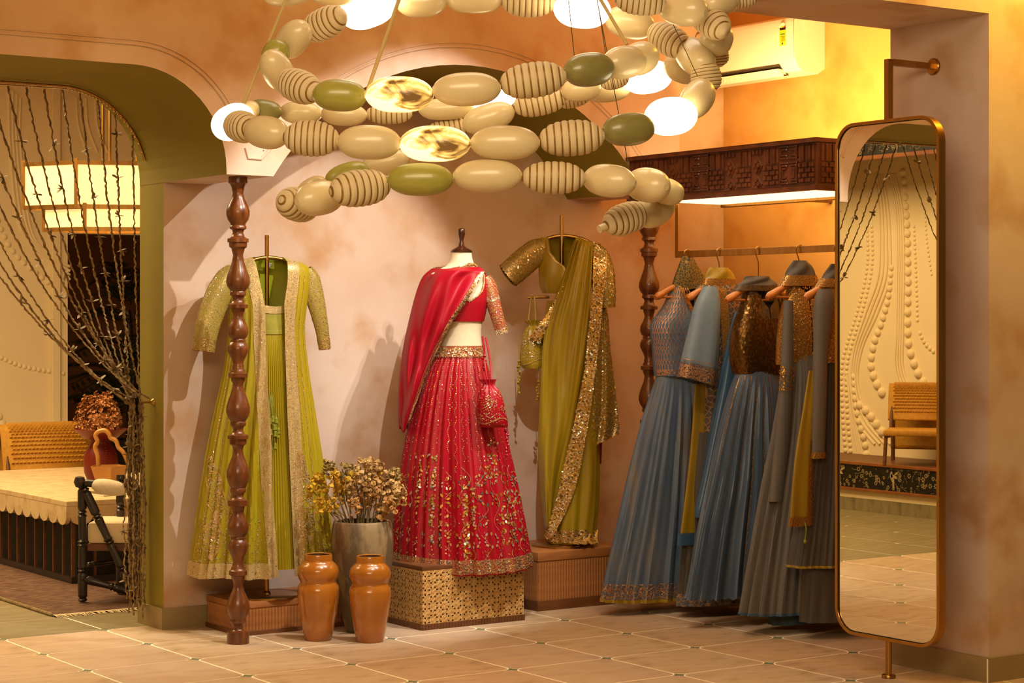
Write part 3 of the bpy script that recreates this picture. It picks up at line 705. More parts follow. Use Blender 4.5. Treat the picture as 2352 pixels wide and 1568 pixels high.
for k in range(12):
    th = lerp(-1.5, 1.5, k/11)
    for j, (tt, rr, n) in enumerate(((.60, .024, 9), (.685, .030, 10), (.77, .022, 8), (.85, .028, 10), (.91, .016, 6))):
        flower(skirt, e_, th+(.09 if j % 2 else 0)+(R()-.5)*.05, tt+(R()-.5)*.02, rr, n, random.choice(((0, 1), (0, 2), (2, 2), (0, 3))))
        for q in range(6): skirt.fl(e_, th+(R()-.5)*.24, tt+(R()-.5)*.07, .014, .006, R()*6.3, random.choice((0, 0, 1, 2)))
for k in range(12):        # scrolling vines
    th0 = lerp(-1.45, 1.45, k/11)
    for q in range(70):
        t = .54+.40*q/70; skirt.fl(e_, th0+.10*sin(q*.22+k), t, .012, .0045, .6*cos(q*.22+k), 0 if q % 4 else 1)
for (uc, vc, w, h) in ((985, 1095, 26, 60), (1080, 1180, 12, 85), (1130, 1050, 16, 40), (1010, 1190, 20, 40), (1170, 1180, 16, 60)):   # mirror-work leaf panels
    for _ in range(int(w*h*.09)):
        p = Fr.p(uc+(R()*2-1)*w, vc+(R()*2-1)*h); t = skirt.tz(p.z)
        if 0 < t < 1: skirt.fl(e_, skirt.th(p.x, t), t, .020, .012, R()*6.3, random.choice((2, 2, 1, 0)))
for _ in range(1400):
    skirt.fl(e_, (R()*2-1)*1.6, .937+.055*R(), .011, .007, R()*6.3, random.choice((0, 0, 1, 3, 2)), .006)
for _ in range(320):
    skirt.fl(e_, (R()*2-1)*1.6, .004+.04*R(), .012, .006, R()*6.3, random.choice((0, 0, 1)), .007)
stuff(e_, 'embroidery', ts)
# blouse
tb = Fr.thing('red_blouse', 'short red silk blouse with gold edged neckline on the dress form', 'blouse')
neck = [(634, 1062, 1112), (650, 1062, 1111), (668, 1063, 1108), (682, 1068, 1098), (690, 1076, 1084)]
m = MB()
def blouse_pt(i, j, off=.006):
    t = lerp(torso.tz(Fr.p(1064, 628).z), torso.tz(Fr.p(1064, 737).z), j); return torso.pt(lerp(-pi, pi, i), t, off)
T0, T1 = torso.tz(Fr.p(1064, 630).z), torso.tz(Fr.p(1064, 738).z)
def nl(t):
    v = HOR-(lerp(torso.z0, torso.z1, t)-CAMZ)*FPX/9.6
    return torso.th(Fr.p(interp([(630, 1030), (650, 1045), (690, 1078), (700, 1080)], v), v).x, t)
def nr(t):
    v = HOR-(lerp(torso.z0, torso.z1, t)-CAMZ)*FPX/9.6
    return torso.th(Fr.p(interp([(630, 1108), (650, 1108), (668, 1104), (680, 1094), (690, 1080), (700, 1080)], v), v).x, t)
torso.span(m, nr, lambda t: nl(t)+2*pi, 90, 26, T0, T1, .006); m.build('bodice', M['red'], tb)
e_ = MB()
for k in range(60):
    t = lerp(T0, torso.tz(Fr.p(1064, 691).z), k/59)
    for f_ in (nl, nr):
        for q in range(2): torso.fl(e_, f_(t)+(.02 if f_ is nr else -.02)+(R()-.5)*.05, t, .009, .007, R()*6, random.choice((0, 0, 1)), .009)
m = MB(); path, rs = sleeve(m, Fr, [(1113,640,16,.0),(1124,660,18,-.005),(1133,695,17,-.02),(1143,730,15,-.03),(1153,766,14,-.03)], dep=.9); m.build('sleeve', M['red_emb'], tb)
tube_flakes(e_, path, rs, 230, .007, .004, .9); tube_flakes(e_, path, rs, 150, .006, .005, .9, (0, 1), .9, 1.); tube_flakes(e_, path, rs, 40, .009, .007, .9, (0, 1), .42, .47)
stuff(e_, 'embroidery', tb)
# dupatta
tdp = Fr.thing('red_dupatta', 'sheer red shawl with gold border draped across the dress form', 'shawl')
m = MB()
rows = [(Fr.p(a, v1, d1), Fr.p(b, v2, d2)) for a, v1, d1, b, v2, d2 in [
    (1002,614,.02, 1086,604,-.04), (985,622,.03, 1112,622,-.075), (968,640,.03, 1102,640,-.10), (953,680,.02, 1076,682,-.135), (938,740,0, 1040,735,-.13), (926,800,0, 1012,785,-.12), (919,860,0, 985,840,-.13), (915,920,-.0, 962,900,-.14), (916,970,-.02, 944,950,-.14), (926,992,-.03, 930,990,-.12)]]
def dbul(u, t): return -.10*sin(pi*min(1, u*1.0))*(1-.3*t)*(1 if t > .12 else t/.12)
def dpl(u, t): return .022*sin(u*9+t*6)*min(1, t*4)+.009*sin(u*21-t*11+2*sin(t*5))*min(1, t*4)+.008*sin(u*5-t*13)
P = sheet(m, rows, 60, 90, dbul, dpl); m.build('shawl_front', M['red_sheer'], tdp, solid=.002)
m = MB(); sheet(m, rows, 6, 90, dbul, lambda u, t: dpl(u, t)-.004, t0=.14, t1=.96, u0=.93, u1=1.0); m.build('border', M['red_emb'], tdp, solid=.002)
m = MB(); sheet(m, rows, 40, 3, dbul, lambda u, t: dpl(u, t)-.003, t0=0, t1=.055, u0=.0, u1=1.0); m.build('border', M['red_emb'], tdp, solid=.002)
m = MB(); back = [(Fr.p(a, v1, d1), Fr.p(b, v2, d2)) for a, v1, d1, b, v2, d2 in [(1002,614,.02,1086,604,-.04),(985,622,.06,1112,622,.04),(968,650,.09,1112,650,.10),(940,740,.09,1075,740,.14),(920,860,.08,1000,860,.16),(915,920,.05,970,920,.16),(918,985,.03,955,985,.12)]]
sheet(m, back, 30, 40, lambda u, t: .02*sin(pi*u), dpl); m.build('shawl_back', M['red_sheer'], tdp, solid=.002)
e_ = MB()
for _ in range(800): psheet_fl(P, e_, .932+.064*R(), .14+.8*R(), .011, .007, R()*6, random.choice((0, 2, 0, 1)), .006)
for _ in range(160): psheet_fl(P, e_, R(), .004+.045*R(), .011, .007, R()*6, random.choice((0, 2, 0, 1)), .006)
stuff(e_, 'embroidery', tdp)
# drawstring bag
def potli(F, name, label, cu, top_v, body, depth, fab, strings, tassels, mats_e, tcol):
    t = F.thing(name, label, 'bag', 'small drawstring bags')
    lo = Loft([F.row(v, a, b, bd, depth) for v, a, b, bd in body], lambda th, t: .004*sin(12*th)*max(0, 1-t*1.6))
    m = MB(); lo.mesh(m, 60, 24); m.f.append(tuple(range(len(m.v)-60, len(m.v)))); m.m.append(0); m.build('pouch', fab, t)
    for st in strings:
        m = MB(); m.tube(smooth_path([F.p(u, v, d) for u, v, d in st], 5), .005, 8, flat=.6); m.build('string', tcol, t)
    for tu, tv0, tv1, d in tassels:
        m = MB(); m.tube(smooth_path([F.p(tu, tv0, d), F.p(tu+2, (tv0+tv1)/2, d), F.p(tu, tv1, d)], 4), .002, 5)
        for k in range(7):
            p = F.p(tu, lerp(lerp(tv0, tv1, .45), tv1, k/6), d); m.lathe([(.001, .008), (.006+.004*R(), .0), (.004, -.006)], 7, p+Vector(((R()-.5)*.012, (R()-.5)*.012, 0)))
        m.build('tassel', tcol, t)
    e_ = MB()
    for k in range(14): flower(lo, e_, (R()*2-1)*1.2, .35+.55*R(), .012, 6, (1, 0))
    for _ in range(160): lo.fl(e_, (R()*2-1)*1.4, .2+.75*R(), .008, .005, R()*6, random.choice(mats_e))
    for k in range(46): lo.fl(e_, -1.4+2.8*k/45, .86+.06*sin(k*.14), .009, .006, 1.5, 0)
    stuff(e_, 'embroidery', t)
potli(Fr, 'red_drawstring_bag', 'small red embroidered drawstring bag hanging at the waist of the red skirt', 1132, 880, [(868,1102,1140,.02),(880,1112,1136,.014),(892,1104,1146,.035),(915,1098,1156,.05),(945,1099,1163,.052),(968,1102,1166,.045),(976,1106,1165,.03)], -.19, M['red'],
      [[(1108, 772, -.12), (1112, 800, -.13), (1114, 840, -.17), (1122, 882, -.19)], [(1116, 775, -.12), (1126, 830, -.15), (1128, 882, -.19)]], [(1165, 960, 1045, -.19), (1112, 790, 850, -.15), (1162, 965, 1010, -.17)], (0, 0, 1), M['red'])

# ------------------------------------------------------------------ olive sari on its stand
M['sari'] = mat('olive_satin', '#8E7412', .34, c2='#987E16', scale=5, stretch=(3, 3, .5), sheen=0)
M['sari_emb'] = embroidered('gold_on_olive', '#7E6A14', '#B48E44', 130, .3, metal=.4)
M['sari_net'] = embroidered('gold_cutwork', '#5E4412', '#BE9444', 48, .6, rough=.45, metal=.5)
Fs = stand(1290, 10.12, 1250, .288, 'slim brass garment stand holding the olive sari', 494, [(1240, 556), (1262, 546), (1290, 541), (1318, 544), (1345, 552), (1372, 566)], 0, [(1211, 683, -.02), (1262, 682, -.01)])
tbl = Fs.thing('olive_blouse', 'short olive blouse with sequinned sleeves on the sari stand', 'blouse')
bl = Loft([Fs.row(*r) for r in [(545,1243,1332,.035),(556,1240,1355,.05),(570,1238,1362,.062),(600,1237,1362,.075),(635,1239,1360,.085),(660,1242,1355,.078),(673,1247,1350,.07)]], lambda th, t: .003*sin(9*th+3*t))
def bnl(t):
    v = HOR-(lerp(bl.z0, bl.z1, t)-CAMZ)*FPX/10.12; return bl.th(Fs.p(interp([(545, 1259), (580, 1265), (600, 1278), (612, 1296), (622, 1300)], v), v).x, t)
def bnr(t):
    v = HOR-(lerp(bl.z0, bl.z1, t)-CAMZ)*FPX/10.12; return bl.th(Fs.p(interp([(545, 1322), (580, 1318), (600, 1310), (612, 1303), (622, 1300)], v), v).x, t)
m = MB(); bl.span(m, bnr, lambda t: bnl(t)+2*pi-.001, 90, 30); m.build('bodice', M['sari'], tbl)
e_ = MB()
m = MB(); path, rs = sleeve(m, Fs, [(1252,568,24,0),(1232,578,32,-.01),(1205,600,34,-.03),(1180,622,33,-.05),(1166,633,31,-.06)], dep=.7); m.build('sleeve', M['sari_emb'], tbl); tube_flakes(e_, path, rs, 420, .009, .006, .7, (0, 0, 1, 2)); tube_flakes(e_, path, rs, 90, .01, .008, .7, (0, 0), .9, 1.)
m = MB(); path, rs = sleeve(m, Fs, [(1362,572,20,0),(1378,590,24,0),(1388,630,26,-.01),(1392,670,24,-.02),(1394,706,21,-.02)], dep=.8); m.build('sleeve', M['sari_emb'], tbl); tube_flakes(e_, path, rs, 420, .010, .007, .8, (0, 1, 2, 2))
for k in range(70):
    t = lerp(0, bl.tz(Fs.p(1300, 620).z), k/69); bl.fl(e_, bnl(t)-.06, t, .009, .007, 0, 0, .004)
stuff(e_, 'embroidery', tbl)
tsa = Fs.thing('olive_sari', 'olive satin sari with gold cutwork border, draped on stand', 'sari')
col_ = Loft([Fs.row(*r) for r in [(690,1258,1352,.08),(760,1250,1362,.095),(850,1246,1366,.10),(950,1243,1370,.10),(1050,1242,1374,.10),(1150,1247,1372,.10),(1200,1253,1368,.10),(1246,1260,1364,.095)]],
            lambda th, t: .008*sin(7*th+2*t)+.005*sin(13*th+1.5*sin(t*7)))
m = MB(); col_.mesh(m, 130, 60); m.build('wrapped_skirt', M['sari'], tsa)
m = MB(); col_.span(m, lambda t: -.95, lambda t: .75, 60, 3, .94, .995, off=.004); m.build('hem_border', M['sari_net'], tsa)
rows = [(Fs.p(a, v1, d1), Fs.p(b, v2, d2)) for a, v1, d1, b, v2, d2 in [(1322,549,.02,1364,556,.0),(1318,556,-.05,1362,575,-.05),(1300,610,-.085,1360,620,-.08),(1277,680,-.105,1355,690,-.10),(1256,740,-.11,1348,760,-.11),(1246,800,-.11,1338,840,-.115),(1242,880,-.105,1326,920,-.115),(1238,960,-.10,1312,1000,-.115),(1236,1040,-.10,1292,1080,-.115),(1241,1120,-.09,1276,1150,-.11),(1252,1210,-.08,1262,1215,-.10)]]
def sbul(u, t): return -.035*sin(pi*u)
def spl(u, t): return (.012*sin(u*40+2.2*sin(t*3+u*4))*max(.10, 1-t*1.3)*(.7+.4*sin(u*7+1))+.010*sin(u*7+t*9)*t*1.6+.009*sin(u*15-t*14)*t)*min(1, t*10)
m = MB(); P = sheet(m, rows, 90, 80, sbul, spl); m.build('pallu_pleats', M['sari'], tsa, solid=.002)
rows2 = [(Fs.p(a, v1, d1), Fs.p(b, v2, d2)) for a, v1, d1, b, v2, d2 in [(1362,556,.0,1386,566,.01),(1362,600,-.07,1392,610,-.05),(1360,680,-.10,1384,690,-.09),(1350,770,-.115,1376,780,-.11),(1342,850,-.12,1366,860,-.12),(1326,930,-.125,1356,940,-.125),(1312,1000,-.125,1344,1010,-.125),(1292,1080,-.125,1328,1095,-.125),(1276,1150,-.12,1304,1165,-.12),(1256,1215,-.105,1272,1225,-.11),(1252,1228,-.09,1258,1238,-.10)]]
m = MB(); P2 = sheet(m, rows2, 12, 80, lambda u, t: 0, lambda u, t: .003*sin(t*40)); m.build('cutwork_border', M['sari_net'], tsa, solid=.002)
rows3 = [(Fs.p(a, v1, d1), Fs.p(b, v2, d2)) for a, v1, d1, b, v2, d2 in [(1358,640,.0,1378,650,.03),(1362,700,-.02,1396,720,.03),(1364,760,-.03,1400,780,.03),(1362,830,-.04,1407,840,.03),(1360,900,-.05,1414,900,.03),(1358,960,-.05,1419,950,.03),(1356,1005,-.05,1421,980,.03),(1357,1028,-.05,1420,996,.03)]]
m = MB(); P3 = sheet(m, rows3, 30, 60, lambda u, t: -.02*sin(pi*u), lambda u, t: .010*sin(u*13+t*5)); m.build('pallu_tail', M['sari_emb'], tsa, solid=.002)
m = MB(); sheet(m, [(Fs.p(1362, 1010, .02), Fs.p(1383, 1005, .03)), (Fs.p(1360, 1050, .02), Fs.p(1382, 1040, .03)), (Fs.p(1359, 1075, .02), Fs.p(1381, 1064, .03))], 6, 8, lambda u, t: 0); m.build('tail_underside', M['red_in'], tsa, solid=.002)
rows4 = [(Fs.p(a, v1, d1), Fs.p(b, v2, d2)) for a, v1, d1, b, v2, d2 in [(1292,655,-.11,1300,665,-.11),(1262,710,-.115,1282,716,-.115),(1230,755,-.12,1256,752,-.12),(1214,775,-.11,1240,790,-.11)]]
m = MB(); P4 = sheet(m, rows4, 6, 20, lambda u, t: 0); m.build('cutwork_border', M['sari_net'], tsa, solid=.002)
e_ = MB()
for _ in range(1300): psheet_fl(P2, e_, R(), R(), .014, .009, R()*6, random.choice((2, 0, 1, 0)), .004)
for k in range(220):
    psheet_fl(P2, e_, .97, k/219, .008, .007, 0, 0, .006)
for _ in range(1300): psheet_fl(P3, e_, R(), R(), .013, .008, R()*6, random.choice((2, 0, 1, 0)), .004)
for _ in range(120): psheet_fl(P4, e_, R(), R(), .012, .008, R()*6, random.choice((2, 0, 1)), .004)
for k in range(120): psheet_fl(P3, e_, k/119, .985, .009, .008, 0, 0, .006)
for _ in range(200): col_.fl(e_, -.95+1.7*R(), .94+.05*R(), .012, .008, R()*6, random.choice((0, 0, 1)), .007)
stuff(e_, 'embroidery', tsa)
m = MB(); sheet(m, [(Fs.p(1318, 1236, -.12), Fs.p(1375, 1215, -.02)), (Fs.p(1308, 1246, -.15), Fs.p(1372, 1236, -.06)), (Fs.p(1330, 1250, -.17), Fs.p(1376, 1249, -.09))], 24, 14, lambda u, t: 0, lambda u, t: .016*sin(u*16)*(.3+t)); m.build('trailing_end', M['sari_net'], tsa, solid=.003)
potli(Fs, 'olive_drawstring_bag', 'small olive embroidered drawstring bag on the brass arm of the sari stand', 1222, 740, [(735,1204,1238,.03),(748,1214,1232,.02),(758,1206,1238,.04),(785,1198,1247,.055),(815,1194,1251,.06),(836,1194,1252,.06),(845,1200,1248,.055)], -.04, M['sari'],
      [[(1213, 742, -.04), (1218, 700, -.03), (1221, 680, -.03)], [(1231, 742, -.05), (1229, 700, -.04), (1227, 680, -.03)]], [(1191, 770, 902, -.06), (1236, 842, 918, -.07), (1192, 800, 880, -.05)], (0, 0, 1, 2), M['sari'])

# ------------------------------------------------------------------ clothes rail with five outfits
XR = 6.35
def rail_y(u):
    k = (u-1176)/FPX; z = XR/(k*CA+SA); return z*(CA-k*SA)
ry0, ry1 = rail_y(1552), 6.25
t = thing('hanging_rail', 'flat brass clothes rail hung below the lit pelmet', 'clothes rail', (XR, (ry0+ry1)/2, 1.732))
m = MB(); m.box(-.006, .006, -(ry0-ry1)/2, (ry0-ry1)/2, 0, .033); m.build('rail_bar', M['brass'], t, smooth=False, bevel=.0015)
for yy in (ry0-.012, ry1+.012):
    m = MB(); m.box(-.005, .005, -.012, .012, .033, .262+.005); o = m.build('upright_bar', M['brass'], t, smooth=False, bevel=.0015); o.location.y = yy-(ry0+ry1)/2
M['hwood'] = mat('hanger_beech', '#A85C1E', .3, c2='#B86C2A', scale=12, stretch=(.6, 4, 4), coat=.3)
ribs = {'slate': mat('slate_blue_silk', '#4C5C70', .42, c2='#586678', scale=5, detail=4, stretch=(4, 4, .5), c3='#726C62', scale3=4),
        'blue': mat('blue_satin', '#38546E', .3, c2='#3E5A74', scale=5, stretch=(6, 6, .4), sheen=0),
        'steel': mat('steel_blue_silk', '#485668', .34, c2='#424F60', scale=4, stretch=(6, 6, .4), sheen=0),
        'grey': mat('taupe_grey_crepe', '#665E54', .65, c2='#5E564C', scale=6, stretch=(8, 8, .5)),
        'dgrey': mat('dark_taupe_crepe', '#4A4238', .65, c2='#423A32', scale=6, stretch=(8, 8, .5)),
        'must': mat('mustard_satin', '#8A6C10', .35, c2='#9A7C1A', scale=5, stretch=(5, 5, .5)),
        'ltblue': mat('pale_blue_georgette', '#70828F', .55, c2='#788A98', scale=40),
        'olivecl': mat('dark_olive_cotton', '#55512E', .6, c2='#4A4628', scale=30),
        'under': mat('olive_underskirt', '#5A5414', .6, c2='#4A4610', scale=10),
        'tealin': mat('teal_lining', '#2E4048', .6)}
E_lat = mat('slate_brocade', '#4E6078', .55, c2='#586A80', scale=30)
E_gold = embroidered('dense_gold', '#6E4A18', '#A8762C', 80, .4, rough=.5, metal=.6)
E_dark = mat('dark_sequin_cloth', '#3A2810', .45, .3, c2='#5A3E18', scale=60)
E_hem = embroidered('floral_hem', '#4E5664', '#A87E54', 48, .28, metal=.4)
E_scf = embroidered('gold_on_dark_olive', '#3A371C', '#94743A', 70, .2, metal=.4)
E_cop = embroidered('copper_lattice', '#443A34', '#98704A', 36, .26, metal=.5)
hang_lab = ['wooden hanger nearest the turned post, under a patterned pointed scarf', 'wooden hanger with mustard scarf, second from the turned post', 'wooden hanger with bare wood neck block, middle of the rail', 'wooden hanger with grey scarf edged in gold, second from the mirror', 'wooden hanger half hidden behind the edge of the mirror']
HU = [1578, 1652, 1742, 1836, 1924]; HF = []
for i, u in enumerate(HU):
    F = Frame(0, 0, ANG, (XR, rail_y(u), 0)); HF.append(F)
    zc = 1.732; tip = F.p(u, [650, 652, 655, 648, 648][i]).z
    h = F.thing('clothes_hanger', hang_lab[i], 'hanger', 'wooden hangers on the rail', z=tip-.07)
    b = tip-.07
    m = MB(); n = 22; path = []; rr = []
    for k in range(n+1):
        q = -1+2*k/n; path.append((q*.215, -.02*q*q, .07-.075*abs(q)**1.5)); rr.append(.014+.009*abs(q)**3 if abs(q) < .98 else .012)
    m.tube(path, rr, 10, flat=.95); m.build('shoulder_bar', M['hwood'], h)
    m = MB(); m.prism([(-.042, .055), (.042, .055), (.03, .098), (-.03, .098)], -.011, .011, axis='y'); m.build('neck_block', M['hwood'], h, bevel=.003)
    m = MB(); m.tube([(-.19, -.012, .0), (.19, -.012, .0)], .006, 8); m.build('trouser_bar', M['hwood'], h)
    hz = 1.732+.033-b; pts = [(0, 0, .09), (0, 0, hz-.075), (-.006, 0, hz-.055)]
    for k in range(9):
        a = pi*1.15-k*pi*1.15/8*1.05; pts.append((.022*cos(a)+.002, 0, hz-.018+.024*sin(a)))
    m = MB(); m.tube(smooth_path(pts, 3), .0028, 8); m.build('hook', M['brass'], h)

def loft_part(F, parent, name, rows, mtl, pl=None, hem=None, nth=110, nt=40, dy=0, solid=0, span=None, label=None):
    lo = Loft([F.row(v, a, b, d, dy) for v, a, b, d in rows], pl, hem)
    m = MB()
    if span: lo.span(m, lambda t: span[0], lambda t: span[1], nth, nt)
    else: lo.mesh(m, nth, nt)
    m.build(name, mtl, parent, solid=solid, label=label); return lo
def necked(F, parent, name, rows, mtl, left, right, pl=None, hem=None, dy=0, edge_m=None, lining=None):
    """bodice left open at the neck between two photo-measured edges; its inside shows as the lining"""
    lo = Loft([F.row(v, a, b, d, dy) for v, a, b, d in rows], pl, hem)
    def ed(tab, t):
        z = lerp(lo.z0, lo.z1, t); zz = F.o.x*SA+F.o.y*CA; v = HOR-(z-CAMZ)*FPX/zz
        return lo.th(F.p(interp(tab, v), v).x, t)
    m = MB(); lo.span(m, lambda t: ed(right, t), lambda t: ed(left, t)+2*pi-.001, 110, 40); m.build(name, mtl, parent)
    m = MB(); lo.span(m, lambda t: ed(right, t)+.1, lambda t: ed(left, t)+2*pi-.1, 60, 20, off=-.004); m.build('lining', lining or ribs['dgrey'], parent)
    tb = lo.tz(F.p(left[-1][1], left[-1][0]).z)
    if edge_m:
        m = MB(); lo.span(m, lambda t: ed(left, t)-.16, lambda t: ed(left, t), 4, 20, 0, tb, .004); m.build('neck_edge', edge_m, parent)
        m = MB(); lo.span(m, lambda t: ed(right, t), lambda t: ed(right, t)+.16, 4, 20, 0, tb, .004); m.build('neck_edge', edge_m, parent)
    return lo
def band(lo, parent, name, mtl, t0, t1, off=.004, nth=110):
    m = MB(); lo.mesh(m, nth, 4, t0, t1, off=off); m.build(name, mtl, parent)
G_ = 'outfits on the clothes rail'
# --- outfit 1
F = HF[0]; o1 = F.thing('hanging_outfit', 'slate blue flared outfit with lattice bodice, nearest the turned post', 'outfit', G_)
loft_part(F, o1, 'scarf', [(588,1567,1590,.014),(606,1560,1597,.028),(630,1550,1610,.036),(650,1543,1622,.04),(662,1538,1632,.042)], E_scf, lambda th, t: .003*sin(5*th+2), lambda th, t: .02*sin(th)*t)
bo = necked(F, o1, 'bodice', [(656,1543,1620,.04),(668,1540,1628,.052),(700,1528,1638,.065),(745,1500,1652,.085),(800,1503,1652,.09),(862,1508,1656,.09)], E_lat, [(650, 1552), (700, 1570), (748, 1590)], [(650, 1606), (700, 1600), (748, 1591)], lambda th, t: .004*sin(6*th), None, 0, E_gold)
e_ = MB()
for i in range(26):          # ogee lattice of gold cord
    for sg in (1, -1):
        for k in range(70):
            t = .03+.92*k/69; th = -1.5+3.0*i/25+sg*.058*sin(k*pi/8.75)
            (t < .5 and -.35 < th < .55) or bo.fl(e_, th, t, .012, .0038, sg*.9*cos(k*pi/8.75), 0)
    for k in range(3): bo.fl(e_, -1.5+3.0*i/25, .52+.16*k, .013, .006, 0, 0)
for _ in range(420): bo.fl(e_, (R()*2-1)*1.5, .93+.06*R(), .009, .006, R()*6, 0)
stuff(e_, 'embroidery', o1, [M['rose']])
sk1 = loft_part(F, o1, 'skirt', [(858,1511,1628,.07),(900,1500,1642,.085),(960,1482,1664,.10),(1100,1448,1706,.115),(1200,1426,1730,.12),(1300,1402,1750,.125),(1362,1390,1760,.125)], ribs['slate'], pleats(25, .019, .4, .03, 1.5), lambda th, t: -.012*max(0, cos(th))*max(0, t-.8)*5, 220, 60)
band(sk1, o1, 'hem_border', E_hem, .925, .99, .003, 220)
m = MB(); sk1.mesh(m, 220, 2, .988, 1.002, off=.004); m.build('hem_piping', ribs['must'], o1)
e_ = MB()
for k in range(150): sk1.fl(e_, -1.55+3.1*k/149, .923, .010, .006, 1.5, 0, .006)
for _ in range(900):
    th = (R()*2-1)*1.55; sk1.fl(e_, th, .935+.045*R(), .011, .0035, R()*6.3, 0, .006)
for k in range(20):
    sk1.fl(e_, -1.4+2.8*k/19, .945+.025*(k % 2), .010, .009, R()*6, 1, .008)
stuff(e_, 'embroidery', o1, [M['rose'], M['red']])
# --- outfit 2
F = HF[1]; o2 = F.thing('hanging_outfit', 'pale blue and copper lattice outfit with wide gold banded sleeve on the rail', 'outfit', G_)
loft_part(F, o2, 'scarf', [(614,1630,1672,.02),(625,1624,1680,.03),(645,1616,1688,.036),(658,1612,1692,.036)], ribs['must'], lambda th, t: .004*sin(4*th+6*t))
band(Loft([F.row(640,1618,1686,.037,0), F.row(660,1611,1693,.039,0)]), o2, 'scarf_border', E_gold, 0, 1)
jk = loft_part(F, o2, 'long_jacket', [(655,1606,1700,.045),(670,1598,1706,.055),(760,1600,1712,.07),(860,1602,1714,.075),(1000,1596,1716,.075)], E_cop, lambda th, t: .006*sin(7*th), nth=110)
m = MB(); jk.span(m, lambda t: -.35, lambda t: -.02, 6, 40, .02, 1, .004); m.build('front_border', E_gold, o2)
lo = Loft([F.row(v, a, b, d, -.06) for v, a, b, d in [(658,1600,1628,.03),(700,1580,1634,.04),(760,1566,1632,.045),(820,1553,1628,.05),(878,1543,1622,.05)]], lambda th, t: .006*sin(5*th)*t, lambda th, t: -.030*sin(th)*t)
m = MB(); lo.mesh(m, 60, 30); m.build('wide_sleeve', ribs['ltblue'], o2, label='pale blue wide sleeve')
m = MB(); lo.mesh(m, 60, 4, .83, 1.0, off=.004); m.build('sleeve_band', E_hem, o2)
e_ = MB()
for _ in range(520): lo.fl(e_, (R()*2-1)*1.6, .86+.13*R(), .011, .007, R()*6.3, 0, .007)
for k in range(50): lo.fl(e_, -1.5+3*k/49, .80, .010, .006, 1.5, 0, .006)
for _ in range(10): flower(lo, e_, (R()*2-1)*1.3, .1+.65*R(), .007, 3, (0,))
stuff(e_, 'embroidery', o2, [M['rose']])
loft_part(F, o2, 'satin_drape', [(715,1660,1690,.02),(800,1640,1690,.035),(900,1620,1684,.05),(1000,1600,1676,.055),(1100,1580,1668,.06),(1165,1566,1660,.065),(1180,1566,1662,.06)], ribs['blue'], lambda th, t: .008*sin(5*th+2*t), nth=90, dy=-.10)
loft_part(F, o2, 'mustard_panel', [(880,1590,1626,.012),(1000,1582,1622,.014),(1100,1572,1614,.016),(1240,1554,1598,.016)], ribs['must'], lambda th, t: .003*sin(4*th), dy=-.02)
loft_part(F, o2, 'panel_band', [(1222,1551,1600,.019),(1250,1549,1598,.019)], ribs['blue'], dy=-.02, nt=4)
sk2 = loft_part(F, o2, 'skirt', [(990,1590,1716,.07),(1100,1580,1735,.09),(1250,1572,1760,.10),(1380,1562,1785,.10)], ribs['dgrey'], pleats(17, .010, .2, 0, 1.5), nth=160)
band(sk2, o2, 'hem_border', E_hem, .93, 1.0, .003, 160)
# --- outfit 3
F = HF[2]; o3 = F.thing('hanging_outfit', 'steel blue outfit with dark gold sequinned bodice, middle of the rail', 'outfit', G_)
loft_part(F, o3, 'scarf', [(634,1716,1766,.028),(642,1710,1772,.034),(655,1694,1786,.04),(664,1686,1794,.042)], ribs['dgrey'], lambda th, t: .004*sin(3*th+9*t))
band(Loft([F.row(655,1693,1788,.043,0), F.row(668,1684,1798,.046,0)]), o3, 'scarf_border', E_dark, 0, 1)
bo = necked(F, o3, 'bodice', [(662,1712,1784,.045),(700,1704,1796,.06),(735,1692,1800,.075),(780,1682,1802,.085),(830,1683,1800,.085),(858,1690,1798,.078)], E_dark, [(655, 1720), (690, 1735), (708, 1746)], [(655, 1772), (690, 1760), (708, 1748)], lambda th, t: .004*sin(5*th))
e_ = MB()
for j in range(34):
    for i in range(60):
        th = -1.6+3.2*(i+.5*(j % 2))/59
        if j < 10 and -.45 < th < .5: continue
        bo.fl(e_, th, .1+.88*j/33, .021, .014, .5*(R()-.5), random.choice((0, 1)), .003+.004*R())
stuff(e_, 'sequins', o3, [mat('brass_sequin', '#6E4E20', .3, .8), mat('bronze_sequin', '#644620', .3, .8)])
sk3 = loft_part(F, o3, 'skirt', [(852,1692,1780,.07),(900,1676,1796,.085),(1000,1650,1822,.10),(1100,1628,1846,.115),(1200,1606,1868,.115),(1300,1588,1884,.115),(1362,1577,1894,.118)], ribs['steel'], pleats(23, .019, 1.1, .03, 1.5), lambda th, t: .008*abs(sin(26*th))*max(0, t-.97)/.03, 260, 60, dy=-.01)
e_ = MB()
for th in (-1.3, -1.0, -.72, -.45, -.2, .05):
    vine(sk3, e_, th, .02, .99, .008, .010, .006, .004, th, (0, 0, 1))
stuff(e_, 'gold_seams', o3, [M['amber'], M['gold']])
